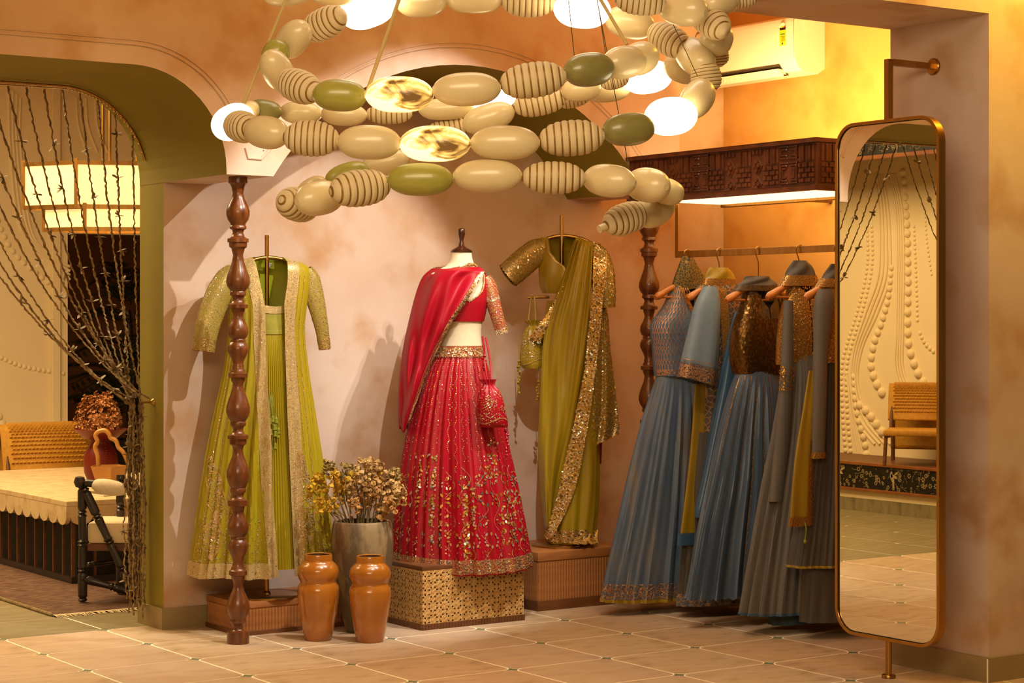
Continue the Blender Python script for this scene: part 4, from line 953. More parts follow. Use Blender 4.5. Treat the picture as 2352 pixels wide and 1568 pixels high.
# --- outfit 4
F = HF[3]; o4 = F.thing('hanging_outfit', 'taupe grey outfit with gold halter bodice, second from the mirror', 'outfit', G_)
loft_part(F, o4, 'scarf', [(598,1822,1852,.016),(610,1816,1862,.028),(630,1806,1870,.036),(655,1792,1880,.04)], ribs['dgrey'], lambda th, t: .004*sin(4*th+8*t))
band(Loft([F.row(632,1804,1872,.040,0), F.row(657,1790,1882,.043,0)]), o4, 'scarf_border', E_gold, 0, 1)
bo = necked(F, o4, 'bodice', [(655,1812,1868,.04),(680,1806,1874,.055),(720,1796,1880,.07),(770,1790,1884,.08),(822,1788,1886,.08)], E_gold, [(650, 1822), (664, 1828), (674, 1838)], [(650, 1860), (664, 1852), (674, 1840)], None, lambda th, t: .03*sin(th)*t)
e_ = MB()
for _ in range(900): bo.fl(e_, (R()*2-1)*1.6, R(), .011, .007, R()*6.3, random.choice((0, 0, 1)), .003)
stuff(e_, 'embroidery', o4, [M['amber'], M['gold']])
loft_part(F, o4, 'grey_sleeve', [(690,1778,1796,.02),(850,1770,1796,.022),(1000,1758,1790,.024),(1148,1744,1772,.024)], ribs['grey'], dy=-.07)
lo = Loft([F.row(840,1768,1798,.026,-.07), F.row(895,1766,1796,.026,-.07)]); e_ = MB()
for _ in range(160): lo.fl(e_, (R()*2-1)*1.5, R(), .011, .008, R()*6.3, 0, .003)
stuff(e_, 'embroidery', o4, [M['amber']])
sk4 = loft_part(F, o4, 'skirt', [(815,1800,1872,.06),(870,1794,1884,.075),(1000,1774,1912,.095),(1100,1754,1936,.11),(1200,1736,1955,.11),(1300,1718,1972,.115),(1392,1702,1988,.118)], ribs['grey'], pleats(21, .017, 2.0, .03, 1.4), lambda th, t: -.010*max(0, cos(th))*max(0, t-.8)*5, 220, 50, dy=-.02)
m = MB(); sk4.mesh(m, 220, 2, .995, 1.004, off=.002); m.build('hem_piping', ribs['blue'], o4)
loft_part(F, o4, 'underskirt', [(1380,1770,1950,.09),(1425,1772,1952,.09)], ribs['tealin'], pleats(12, .008), dy=0, nt=6)
# --- outfit 5
F = HF[4]; o5 = F.thing('hanging_outfit', 'taupe pleated outfit with gold bodice and mustard panel, beside the mirror', 'outfit', G_)
loft_part(F, o5, 'scarf', [(606,1908,1940,.016),(625,1898,1950,.03),(650,1882,1966,.04),(660,1876,1972,.042)], ribs['dgrey'], lambda th, t: .004*sin(4*th+8*t))
band(Loft([F.row(640,1888,1960,.041,0), F.row(660,1874,1974,.045,0)]), o5, 'scarf_border', E_gold, 0, 1)
bo = necked(F, o5, 'bodice', [(655,1886,1962,.04),(680,1876,1972,.055),(730,1872,1976,.07),(832,1878,1970,.075)], E_gold, [(650, 1900), (690, 1912), (716, 1922)], [(650, 1948), (690, 1936), (716, 1924)])
e_ = MB()
for _ in range(700): bo.fl(e_, (R()*2-1)*1.6, R(), .011, .007, R()*6.3, random.choice((0, 0, 1)), .003)
stuff(e_, 'embroidery', o5, [M['amber'], M['gold']])
lo = loft_part(F, o5, 'grey_sleeve', [(664,1856,1886,.02),(690,1848,1888,.035),(800,1846,1874,.028),(900,1843,1871,.026),(1050,1837,1867,.026)], ribs['grey'], dy=-.07)
band(lo, o5, 'sleeve_cuff', E_gold, .962, 1.0, .004, 60)
mp = loft_part(F, o5, 'mustard_panel', [(850,1838,1856,.01),(950,1822,1850,.014),(1050,1806,1848,.016),(1205,1793,1846,.016)], ribs['must'], lambda th, t: .003*sin(4*th), dy=-.055)
m = MB(); mp.span(m, lambda t: .25, lambda t: 1.5, 6, 30, .45, 1.0, .004); m.build('panel_border', E_gold, o5)
m = MB(); mp.span(m, lambda t: -1.5, lambda t: 1.5, 30, 3, .94, 1.0, .005); m.build('panel_border', E_gold, o5)
e_ = MB()
for k in range(60):
    mp.fl(e_, .75+.25*sin(k*1.6), .46+.5*k/60, .010, .006, k, 0, .007); mp.fl(e_, 1.1, .46+.5*k/60, .010, .006, k, 0, .007)
stuff(e_, 'embroidery', o5, [M['gold']])
sk5 = loft_part(F, o5, 'skirt', [(828,1880,1968,.065),(900,1872,1978,.08),(1000,1862,1990,.09),(1100,1850,2002,.10),(1200,1836,2014,.11),(1292,1820,2026,.12)], ribs['dgrey'], lambda th, t: .004*sin(44*th)+.010*sin(9*th)*t, None, 320, 40, dy=0)
m = MB(); sk5.mesh(m, 200, 2, .992, 1.004, off=.002); m.build('hem_piping', ribs['must'], o5)
e_ = MB(); vine(sk5, e_, -.15, .01, .97, .009, .010, .006, .006, 0, (0,)); stuff(e_, 'gold_seam', o5, [M['amber']])
loft_part(F, o5, 'underskirt', [(1280,1850,2000,.085),(1420,1846,2006,.09)], ribs['dgrey'], pleats(9, .009), nt=10)
m = MB(); m.tube(smooth_path([F.p(1848, 1198, -.09), F.p(1852, 1215, -.10), F.p(1849, 1240, -.10)], 4), .003, 6); m.lathe([(.002, .01), (.008, 0), (.003, -.01)], 8, F.p(1849, 1243, -.10)); m.build('tassel', M['tassel'], o5)

# ------------------------------------------------------------------ carved pelmet with its lit underside
XV, PB, PT = 6.10, 2.0, 2.226; Y0v, Y1v = 6.526, 7.872
pel = thing('carved_pelmet', 'dark carved wooden pelmet with lit underside above the clothes rail', 'pelmet', (XV, (Y0v+Y1v)/2, PB))
yc = (Y0v+Y1v)/2; hy = (Y1v-Y0v)/2; h = PT-PB
m = MB(); m.box(.012, .03, -hy, hy, .0, h-.02); m.build('front_panel', M['dkwood'], pel, smooth=False)
m = MB(); m.box(.0305, .60, -hy, -hy+.018, .0, h-.02); m.build('end_panel', M['dkwood'], pel, smooth=False)
m = MB(); m.box(-.012, .61, -hy-.012, -hy+.03, h-.02, h); m.box(-.012, .03, -hy+.03, hy, h-.02, h); m.build('top_rail', M['dkwood'], pel, bevel=.002, smooth=False)
m = MB(); m.box(-.006, .61, -hy-.008, -hy+.03, -.004, .022); m.box(-.006, .03, -hy+.03, hy, -.004, .022); m.build('bottom_rail', M['dkwood'], pel, bevel=.002, smooth=False)
def carve(mb, to):
    """relief in panel coordinates: s along, q up (0..1 of the field), out of the face; a repeating set of carved blocks"""
    def blk(s0, s1, q0, q1, d): to(mb, [(s0, q0), (s1, q0), (s1, q1), (s0, q1)], d)
    def poly(pts, d): to(mb, pts, d)
    return blk, poly
def carve_run(length, to, mb, start=0.0):
    blk, poly = carve(mb, to); s = start; k = 0
    while s < length-.02:
        kind = ('slats', 'rosette', 'slats', 'rosette', 'slats', 'maze')[k % 6]
        w = {'slats': .105, 'rosette': .072, 'maze': .115}[kind]; w = min(w, length-s)
        if kind == 'slats':
            for i in range(5):
                a = s+w*(i+.12)/5; b = s+w*(i+.88)/5
                blk(a, b, .56, .98, .008+.004*(i % 2))
                for j in range(4): blk(a+.001*(j % 2), b-.001*((j+1) % 2), .04+.125*j, .15+.125*j, .013 if (i+j) % 2 else .008)
        elif kind == 'rosette':
            c = s+w/2
            for cq, sc in ((.56, 1.0), (.10, .9)):
                poly([(c-w*.44, cq), (c, cq-.26*sc), (c+w*.44, cq), (c, cq+.26*sc)], .006)
                for dx, dq in ((0, .11), (0, -.11), (-w*.18, 0), (w*.18, 0)):
                    pts = [(c+dx+w*.15*cos(2*pi*e/8), cq+dq*sc+.075*sc*sin(2*pi*e/8)) for e in range(8)]
                    poly([p for p in pts if True], .016)
            for i in range(3): blk(s+w*(i*.33+.05), s+w*(i*.33+.25), .84, .98, .009)
        else:
            for sx in (0, 1):
                for sq in (0, 1):
                    x0 = s+sx*w*.52; x1 = x0+w*.48; q0 = .04+sq*.62; q1 = .58 if sq == 0 else .98
                    for r_ in range(3):
                        d = .008*r_; e = .07*r_; tk = .0045; tq = .035
                        if x1-x0-2*d < .008 or q1-q0-2*e < .05: continue
                        blk(x0+d, x1-d, q1-e-tq, q1-e, .011); blk(x0+d, x1-d, q0+e, q0+e+tq, .011)
                        if sx == 0: blk(x0+d, x0+d+tk, q0+e, q1-e, .011)
                        else: blk(x1-d-tk, x1-d, q0+e, q1-e, .011)
        s += w+.006; k += 1
fz0, fz1 = .024, h-.022
def to_front(mb, pts, d):
    n = len(pts); P0 = [(.012, hy-.01-s, fz0+(fz1-fz0)*q) for s, q in pts]
    cs = sum(p[0] for p in pts)/n; cq = sum(p[1] for p in pts)/n; k = .8
    P1 = [(.012-d, hy-.01-(cs+(s-cs)*k), fz0+(fz1-fz0)*(cq+(q-cq)*k)) for s, q in pts]
    P1b = [(.012-d*.6, y, z) for (_, y, z) in P0]
    mb.add(P0+P1b+P1, [tuple(range(2*n, 3*n))]+[(i, (i+1) % n, n+(i+1) % n, n+i) for i in range(n)]+[(n+i, n+(i+1) % n, 2*n+(i+1) % n, 2*n+i) for i in range(n)])
def to_end(mb, pts, d):
    n = len(pts); P0 = [(.03+s, -hy, fz0+(fz1-fz0)*q) for s, q in pts]; P1 = [(x, -hy-d, z) for x, _, z in P0]
    mb.add(P0+P1, [tuple(range(n, 2*n))]+[(i, (i+1) % n, n+(i+1) % n, n+i) for i in range(n)])
m = MB(); carve_run(2*hy-.02, to_front, m, .0); o = m.build('front_carving', M['dkwood'], pel, smooth=False); o['kind'] = 'stuff'
m = MB(); carve_run(.55, to_end, m); o = m.build('end_carving', M['dkwood'], pel, smooth=False); o['kind'] = 'stuff'
M['led'] = mat('lit_diffuser', '#FFF0D0', .5, emit=(1.0, .70, .34), estr=2.4)
m = MB(); m.box(.035, .60, -hy+.03, hy, .012, .022); m.build('lit_diffuser', M['led'], pel, smooth=False)
m = MB()
for k in range(int((2*hy-.06)/.016)):
    m.box(.045, .049, -hy+.04+k*.016, -hy+.046+k*.016, .008, .0125); m.box(.075, .078, -hy+.04+k*.016, -hy+.045+k*.016, .009, .0125)
o = m.build('diffuser_dots', M['brass'], pel, smooth=False); o['kind'] = 'stuff'
m = MB(); m.box(.60, .628, -hy, hy, -.004, .026); m.build('rear_trim', M['brass'], pel, smooth=False, bevel=.003)
for yy in (-hy+.2, hy-.2):
    m = MB(); m.box(.62, XW-XV, yy-.012, yy+.012, .03, .055); m.build('wall_bracket', M['dkwood'], pel, smooth=False)

# ------------------------------------------------------------------ air conditioner
ACX = XW; a0 = Vector((XW-.21, 7.47, 2.672))
ac = thing('air_conditioner', 'white split air conditioner on the yellow wall behind the ceiling beam', 'air conditioner', (XW, 8.118, 2.70))
prof = [(0, .03), (0, .30), (-.17, .30), (-.20, .285), (-.212, .26), (-.215, .14), (-.21, .08), (-.19, .035), (-.16, .012), (-.05, .0)]
m = MB(); m.prism([(p[1], p[0]) for p in prof][::-1], -.40, .40, axis='x')
m.v = [(y, x_, z) for (x_, z, y) in [(v[0], v[2], v[1]) for v in m.v]]
m = MB(); n = len(prof)
m.add([(x, -.40, z) for x, z in prof]+[(x, .40, z) for x, z in prof], [tuple(range(n)), tuple(reversed(range(n, 2*n)))]+[(i, n+i, n+(i+1) % n, (i+1) % n) for i in range(n)])
m.build('casing', M['white'], ac, ang=30)
m = MB(); m.add([(-.206, -.28, .052), (-.206, .37, .052), (-.135, .37, .003), (-.135, -.28, .003)], [(0, 1, 2, 3)]); m.v = [(x-.004, y, z-.004) for x, y, z in m.v]; m.build('air_outlet', mat('outlet_dark', '#3A332A', .6), ac, smooth=False)
for k in range(14):
    m = MB(); m.box(-.205, -.15, -.27+k*.048, -.267+k*.048, .004, .03); m.build('vane', M['white'], ac, smooth=False)
m = MB(); m.add([(-.20, -.28, .030), (-.20, .37, .030), (-.165, .37, -.004), (-.165, -.28, -.004), (-.196, -.28, .028), (-.196, .37, .028)], [(0, 1, 2, 3), (0, 4, 5, 1)]); m.v = [(x-.012, y, z-.002) for x, y, z in m.v]; m.build('louvre', M['white'], ac, smooth=False, solid=.004)
m = MB(); m.box(-.2155, -.2145, -.398, -.3965, .07, .285); m.build('panel_seam', M['black'], ac, smooth=False)
lab = mat('label_yellow', '#D9C81E', .5)
def lbl(y0, y1, z0, z1, mtl, off=0.0):
    m = MB(); m.box(-.2175-off, -.2160-off, y0, y1, z0, z1); return m.build('energy_label', mtl, ac, smooth=False)
lbl(-.3375, -.2925, .145, .225, lab)
dk = mat('label_black', '#161412', .5); rd = mat('label_red', '#C0281C', .5); gr = mat('label_green', '#4C8A4A', .5); wh = mat('label_white', '#ECE6D6', .5); bl2 = mat('label_blue', '#2A3A6A', .5)
def disc_label(pts, mtl, off):
    m = MB(); n = len(pts); m.add([(-.2165-off, y, z) for y, z in pts]+[(-.2160, y, z) for y, z in pts], [tuple(range(n))]+[(i, n+i, n+(i+1) % n, (i+1) % n) for i in range(n)]); return m.build('energy_label', mtl, ac, smooth=False)
cz, cy_ = .238, -.315
disc_label([(cy_+.0245*cos(pi*k/10), cz+.026*sin(pi*k/10)) for k in range(11)], wh, .0004)
disc_label([(cy_+.023*cos(pi*.85+pi*.15*k/3), cz+.024*sin(pi*.85+pi*.15*k/3)) for k in range(4)]+[(cy_, cz)], rd, .0008)
disc_label([(cy_+.010*cos(pi*k/6), cz+.010*sin(pi*k/6)) for k in range(7)], lab, .001)
disc_label([(cy_-.0245, cz), (cy_+.0245, cz), (cy_+.018, cz-.012), (cy_, cz-.022), (cy_-.018, cz-.012)], dk, .0008)
lbl(-.3335, -.2975, .200, .207, gr, .0008)
for k in range(5): lbl(-.3325, -.3025-.004*(k % 3), .192-.006*k, .1935-.006*k, dk, .0008)
lbl(-.3195, -.3105, .150, .160, bl2, .0008)
m = MB(); m.box(-.15, -.08, -.4012, -.4, .225, .285); m.build('rating_label', wh, ac, smooth=False)

# ------------------------------------------------------------------ standing mirror on its pivot pole
MXm, MYm = 5.767, 5.748
mir = thing('pivot_mirror', 'tall rounded brass framed mirror on a floor pole', 'mirror', (MXm, MYm, 0))
w2, z0m, z1m, rc = .287, .150, 2.222, .105
def rrect(w, za, zb, r, n=8):
    pts = []
    for cx, cz_, a0_ in ((w-r, zb-r, 0), (-w+r, zb-r, pi/2), (-w+r, za+r, pi), (w-r, za+r, 1.5*pi)):
        for k in range(n+1): a = a0_+pi/2*k/n; pts.append((cx+r*cos(a), cz_+r*sin(a)))
    return pts
o_ = rrect(w2, z0m, z1m, rc); i_ = rrect(w2-.013, z0m+.013, z1m-.013, rc-.013); n = len(o_)
m = MB()
X0, X1 = -.018, .018
m.add([(X0, y, z) for y, z in o_]+[(X0, y, z) for y, z in i_]+[(X1, y, z) for y, z in o_]+[(X1, y, z) for y, z in i_],
      [(k, (k+1) % n, n+(k+1) % n, n+k) for k in range(n)]+[(2*n+k, 3*n+k, 3*n+(k+1) % n, 2*n+(k+1) % n) for k in range(n)]+[(k, 2*n+k, 2*n+(k+1) % n, (k+1) % n) for k in range(n)]+[(n+k, n+(k+1) % n, 3*n+(k+1) % n, 3*n+k) for k in range(n)])
m.build('frame', M['brass'], mir, ang=40)
g_ = rrect(w2-.012, z0m+.012, z1m-.012, rc-.012)
m = MB(); m.add([(-.010, y, z) for y, z in g_], [tuple(range(n))]); m.add([(.012, y, z) for y, z in g_], [tuple(reversed(range(n)))], 1); m.build('mirror_glass', [M['mirror'], M['walnut']], mir, smooth=False)
i2 = rrect(w2-.016, z0m+.016, z1m-.016, rc-.016)
m = MB(); m.add([(-.0112, y, z) for y, z in i_]+[(-.0112, y, z) for y, z in i2], [(k, (k+1) % n, n+(k+1) % n, n+k) for k in range(n)]); m.build('inner_rim', M['black'], mir, smooth=False)
m = MB(); m.lathe([(.028, 0), (.028, .012), (.026, .015), (.013, .017), (.0125, z0m+.002)], 24, (0, 0, 0)); m.build('floor_pole', M['brass'], mir)
m = MB(); m.box(-.013, .013, -.013, .013, z1m-.002, 2.462); m.box(.013, XP-MXm-.001, -.013, .013, 2.438, 2.462); m.build('top_bracket', M['brass'], mir, smooth=False, bevel=.002)
m = MB(); m.lathe([(.034, 0), (.034, .008), (.03, .012), (.014, .013)], 28); o = m.build('wall_flange', M['brass'], mir); o.location = (XP-MXm-.0005, 0, 2.45); o.rotation_euler = (0, -pi/2, 0)

# ------------------------------------------------------------------ bead chandelier
M['bc'] = mat('cream_lacquer', '#D8C494', .34, c2='#DCC89A', scale=3, coat=.25)
M['bg'] = mat('green_lacquer', '#A29C44', .35, c2='#9A943E', scale=3, coat=.25)
M['bo'] = mat('olive_lacquer', '#8A8248', .35, c2='#807A44', scale=3, coat=.25)
M['rib'] = mat('ribbed_cord_cloth', '#DCC79C', .75, c2='#D4BE92', scale=30, bump=.2, bscale=80)
M['groove'] = mat('gold_brown_braid', '#6E4E1E', .5, .2, c2='#A07A30', scale=70)
M['glow'] = mat('glowing_alabaster', '#FFF2D4', .4, emit=(1.0, .83, .50), estr=6.0)
def alabaster(name):
    m = mat(name, '#E8D8A0', .3); nt = m.node_tree; N = nt.nodes; L = nt.links; b = N['Principled BSDF']
    tc = N.new('ShaderNodeTexCoord'); n = N.new('ShaderNodeTexNoise'); n.inputs['Scale'].default_value = .9; n.inputs['Detail'].default_value = 5; n.inputs['Distortion'].default_value = 1.2
    mp = N.new('ShaderNodeMapping'); mp.inputs['Location'].default_value = (2.3, .4, 1.1); L.new(tc.outputs['Object'], mp.inputs[0]); L.new(mp.outputs[0], n.inputs['Vector'])
    r = N.new('ShaderNodeValToRGB'); e = r.color_ramp.elements
    e[0].position = .34; e[0].color = (.10, .045, .01, 1); e[1].position = .54; e[1].color = (1, .80, .42, 1); x = r.color_ramp.elements.new(.44); x.color = (.62, .36, .08, 1)
    L.new(n.outputs['Fac'], r.inputs[0]); L.new(r.outputs[0], b.inputs['Base Color']); L.new(r.outputs[0], b.inputs['Emission Color'])
    b.inputs['Emission Strength'].default_value = 1.4; return m
M['alab'] = alabaster('veined_alabaster')
def ell(n=20): return [(max(.2, (1-abs(sin(pi/2*(-1+2*k/n)))**2.5)**.52), sin(pi/2*(-1+2*k/n))) for k in range(n+1)]
def bead_mesh(name, mtl):
    m = MB(); m.lathe(ell(), 28); return m.mesh(name, mtl, ang=60)
def rib_mesh():
    nr = 9; pr = []; mis = []
    for i in range(nr):
        for q, bulge in ((.0, 0), (.24, .0), (.34, .035), (.6, .05), (.88, .03)):
            z = -1+2*(i+q)/nr; r = max(.22, (1-abs(z)**2.5)**.52*.95); pr.append((r+bulge-.02, z)); mis.append(1 if q < .1 else 0)
    pr.append((.22, 1.0))
    m = MB(); m.lathe(pr, 28, mis=mis); return m.mesh('ribbed_bead', [M['rib'], M['groove']], ang=70)
BM = {'c': bead_mesh('cream_bead', M['bc']), 'g': bead_mesh('green_bead', M['bg']), 'o': bead_mesh('olive_bead', M['bo']), 'w': bead_mesh('glowing_bead', M['glow']), 'a': bead_mesh('veined_bead', M['alab']), 'r': rib_mesh()}
BN = {'c': 'cream_bead', 'g': 'green_bead', 'o': 'olive_bead', 'w': 'glowing_bead', 'a': 'veined_bead', 'r': 'ribbed_bead'}
cc = W(1090, 730, 5.65)
chan = thing('bead_chandelier', 'spiral chandelier of big cream, green and glowing beads hanging in front', 'chandelier', (cc.x, cc.y, 1.68))
BEADS = [  # centre u, v, apparent length, half width, angle, kind, distance, which end is nearer
 (1438,502,106,38,-20,'r',5.45,1),(1503,482,84,38,-30,'c',5.52,1),(1532,440,60,40,-75,'c',5.47,0),(1488,425,78,40,12,'c',5.36,-1),(1400,415,116,38,8,'c',5.26,-1),
 (1272,408,146,39,1,'r',5.2,0),(1120,404,157,38,0,'c',5.2,0),(965,412,152,38,0,'g',5.2,0),(827,432,132,44,-9,'r',5.25,1),(733,455,94,40,-14,'c',5.36,1),(683,470,64,40,15,'r',5.5,1),
 (716,436,76,27,-30,'c',5.7,-1),(797,402,104,28,-18,'g',5.86,-1),(885,374,112,29,-14,'c',5.95,0),(972,338,110,28,-26,'c',6.0,0),(1028,298,100,27,-12,'r',6.05,0),(1122,271,124,33,-18,'c',5.95,0),(1240,235,124,32,-12,'r',5.95,0),(1318,226,80,22,-14,'r',6.06,0),(1335,205,92,28,-8,'c',5.92,0),(1394,207,108,28,-5,'c',6.02,0),(1487,177,112,38,-12,'w',5.98,1),(1568,158,80,33,12,'c',5.9,1),(1640,132,50,36,80,'r',5.82,0),
 (535,280,72,40,-40,'w',5.62,1),(556,291,66,38,18,'r',5.46,-1),(612,304,98,38,12,'c',5.36,-1),(715,318,128,43,3,'r',5.26,0),(848,327,146,40,1,'c',5.2,0),(999,330,162,42,0,'a',5.2,0),(1160,328,158,40,0,'c',5.2,0),(1313,317,150,43,-4,'r',5.22,0),(1444,297,120,38,-7,'o',5.3,1),(1541,267,112,44,-10,'w',5.42,1),(1602,226,84,38,-55,'c',5.55,1),(1622,178,72,37,82,'r',5.66,0),(1597,131,82,40,55,'c',5.7,-1),(1537,92,98,37,36,'r',5.74,-1),(1447,52,116,37,12,'c',5.84,0),
 (1337,22,130,43,4,'w',5.7,0),(1213,4,124,37,2,'r',5.8,0),(1090,0,130,31,0,'c',5.8,0),(968,6,116,34,-3,'c',5.8,0),(845,20,126,44,-14,'w',5.74,-1),(745,55,102,38,-20,'r',5.64,-1),(673,90,80,37,-38,'c',5.56,-1),(633,124,70,31,-60,'g',5.5,0),(637,162,78,36,62,'c',5.45,1),(687,198,100,40,24,'r',5.35,-1),(780,219,124,37,3,'g',5.27,0),(917,217,156,42,0,'a',5.22,0),(1072,205,156,39,-2,'c',5.2,0),(1224,184,152,43,-8,'r',5.22,0),(1353,160,112,39,-10,'o',5.3,1),(1434,143,90,38,-14,'c',5.4,1),(1470,134,68,38,-30,'c',5.5,1),(1412,186,66,20,-14,'r',5.85,0),
 (576,253,40,22,10,'c',5.76,0),(608,253,76,24,6,'o',5.8,1),(690,259,96,26,3,'c',5.87,0),(790,263,106,26,2,'c',5.95,0),(893,262,106,24,0,'r',6.02,0),(1025,250,126,26,-3,'c',6.02,0),(1132,231,108,27,-14,'w',6.04,0),
 (1632,48,88,38,48,'r',5.55,-1),(1568,20,102,40,18,'c',5.48,-1),(1472,4,118,33,6,'r',5.42,0),(1646,90,78,38,-70,'c',5.68,0),(1655,6,76,30,-14,'c',5.55,1),(1706,-6,70,26,-10,'r',5.6,0),(660,-10,110,24,-4,'c',5.6,0),(762,-8,100,22,4,'c',5.7,0)]
for u, v, Lp, hw, an, k, z, sg in BEADS:
    s = z/FPX; full = 150*5.2/z if True else 150
    L0 = max(Lp, 10); dep = sg*sqrt(max(0, (hw*3.5)**2-L0**2)) if sg else 0
    d = Vector((L0*cos(radians(an)), dep*.85, -L0*sin(radians(an))))    # right, away, up in px
    wd = Vector((d.x*CA+d.y*SA, -d.x*SA+d.y*CA, d.z))*s
    o = link(BN[k], BM[k], chan); c = W(u, v, z)-chan.location
    q = wd.to_track_quat('Z', 'Y')
    o.matrix_local = Matrix.Translation(c) @ q.to_matrix().to_4x4() @ Matrix.Diagonal((hw*s, hw*s, wd.length/2*1.01, 1))
m = MB(); a_, b_ = W(1376, 526, 5.40)-chan.location, W(1402, 516, 5.42)-chan.location; m.tube([a_, b_], .011, 16); m.build('end_cap', M['bc'], chan)
M['rope'] = mat('tan_rope', '#BFA468', .7); M['wire'] = mat('thin_wire', '#5A4A2C', .5, .6)
top = W(1050, -560, 5.65)
def cable(u, v, z, r, mt, tt=None):
    m = MB(); a = W(u, v, z)-chan.location; b = Vector(((tt or top).x, (tt or top).y, CEIL))-chan.location; m.tube([a, a.lerp(b, .5), b], r, 8); m.build('cable', mt, chan)
def cable2(u0, v0, z0, u1, v1, z1, r, mt):
    m = MB(); a = W(u0, v0, z0); b = W(u1, v1, z1); d = (b-a); k = (CEIL-a.z)/d.z; m.tube([a-chan.location, a+d*k-chan.location], r, 8); m.build('cable', mt, chan)
cable2(560, 238, 5.5, 656, 0, 5.55, .005, M['rope']); cable2(846, 202, 5.25, 916, 0, 5.35, .005, M['rope']); cable2(1440, 102, 5.45, 1380, 0, 5.5, .005, M['rope'])
cable2(1319, 128, 5.6, 1312, 60, 5.6, .0012, M['wire']); cable2(1391, 122, 5.6, 1372, 0, 5.6, .0012, M['wire']); cable2(1602, 175, 5.5, 1541, 45, 5.55, .0012, M['wire']); cable2(1446, 392, 5.3, 1400, 150, 5.4, .0012, M['wire'])
m = MB(); m.lathe([(.22, -.03), (.22, -.002), (.2, 0)], 40); o = m.build('ceiling_rose', M['brass'], chan); pr_ = W(1050, 0, 5.6); o.location = (cc.x-chan.location.x, cc.y-chan.location.y, CEIL-chan.location.z-.001)

# ------------------------------------------------------------------ lounge behind the left arch
# bead curtain tied back to the jamb
M['strand'] = mat('dry_shell_strand', '#5E4628', .5, c2='#9A7C48', scale=60, detail=3, metal=.1)
M['petal'] = mat('dry_petal', '#6A5232', .7, c2='#8E744A', scale=30)
track = thing('bead_curtain', 'brown strand curtain in the olive arch, tied back to the right jamb', 'curtain', (XJ-.1, 8.70, 0))
YC = 8.70
def prof_z(x):
    if x <= XJ-.43: return 2.5
    return 2.07+sqrt(max(0, .43**2-(x-(XJ-.43))**2))
m = MB(); pts = []
for k in range(40):
    x = lerp(2.7, XJ-.015, k/39); pts.append((x-track.location.x, YC-8.70, prof_z(x)-.012))
m.tube(pts, .006, 6); m.build('track', M['brass'], track)
m = MB()
for k in range(70):
    x = lerp(2.7, XJ-.03, k/69); m.lathe([(.009, .0), (.009, .004)], 8, (x-track.location.x, 0, prof_z(x)-.026))
o = m.build('track_rings', M['brass'], track); o['kind'] = 'stuff'
def strand(parent, p0, tie, base, seedv, flowers, low_z=.02):
    rnd = random.Random(seedv); dx = tie.x-p0.x; dz = tie.z-p0.z
    ctrl = Vector((p0.x+dx*.40, p0.y, p0.z+dz*(.62+.12*min(1, abs(dx)))))
    pts = []; n = 46
    for k in range(n+1):
        t = k/n; pts.append(p0*(1-t)**2+ctrl*2*t*(1-t)+tie*t*t)
    nd = 26; ex = (rnd.random()-.5)*.07; ey = (rnd.random()-.5)*.05; zl = low_z+rnd.random()*rnd.random()*.5
    for k in range(1, nd+1):
        t = k/nd; pts.append(Vector((tie.x+ex*sin(t*2.5)+.01*rnd.random(), tie.y+ey*sin(t*2.5), lerp(tie.z, zl, t))))
    path = []
    for a, b in zip(pts, pts[1:]):
        for q in range(3): path.append(a.lerp(b, q/3)+Vector(((rnd.random()-.5)*.007, (rnd.random()-.5)*.007, 0)))
    rr = [.0030+.0032*rnd.random() for _ in path]
    mb = MB(); mb.tube([p-base for p in path], rr, 4); s = mb.build('strand', M['strand'], parent, smooth=False)
    if flowers:
        mb = MB(); k = int(rnd.random()*20)+6
        while k < len(path)-2:
            c = path[k]-base
            for q in range(4):
                a = rnd.random()*6.28; dv = Vector((cos(a), (rnd.random()-.5)*.8, sin(a)*.7)).normalized(); n_ = dv.cross(Vector((0, 1, 0))+dv*.1).normalized(); b_ = n_.cross(dv)
                r_ = .013+.008*rnd.random(); cen = c+dv*r_*.8
                ring = [cen+dv*r_*cos(e*pi/3)+b_*r_*sin(e*pi/3)+n_*.004*(rnd.random()-.5) for e in range(6)]
                mb.add([cen+n_*.004]+ring, [(0, 1+e, 1+(e+1) % 6) for e in range(6)])
            k += 15+int(rnd.random()*5)
        o = mb.build('petals', M['petal'], s, smooth=False); o['kind'] = 'stuff'
tie = Vector((XJ-.062, YC-.005, CAMZ-(905-HOR)/FPX*9.35))
for k in range(14):
    x = XJ-.075-k*.086; p0 = Vector((x, YC, prof_z(x)-.03))
    tj = tie+Vector(((R()-.5)*.05, (R()-.5)*.05, (R()-.5)*.06-.05*(k/13)))
    strand(track, p0, tj, track.location, k, k % 2 == 1)
m = MB(); m.tube([tie+Vector((.0, 0, .02))-track.location, tie+Vector((.03, 0, 0))-track.location, Vector((XJ-.002, YC-.02, tie.z-.02))-track.location], .004, 8); m.build('tie_cord', M['strand'], track)
hk = thing('curtain_hook', 'small brass tieback hook on the olive jamb', 'hook', (XJ, 8.64, CAMZ-(922-HOR)/FPX*9.38))
m = MB(); m.lathe([(.016, .0), (.014, .004), (.006, .012), (.005, .045), (.004, .06)], 16); o = m.build('hook_stem', M['brass'], hk); o.rotation_euler = (0, -pi/2, 0)
cur2 = thing('bead_curtain', 'brown strand curtain drawn to the far side of the olive arch, seen in the mirror', 'curtain', (1.5, 8.70, 0))
m = MB(); m.tube([(0, 0, 2.488), (1.18, 0, 2.488)], .006, 6); m.build('track', M['brass'], cur2)
tie2 = Vector((1.51, 8.70, 1.05))
for k in range(14):
    x = 1.53+k*.087; strand(cur2, Vector((x, YC, 2.47)), tie2+Vector((R()*.04, (R()-.5)*.05, (R()-.5)*.06)), cur2.location, 100+k, k % 2 == 0)

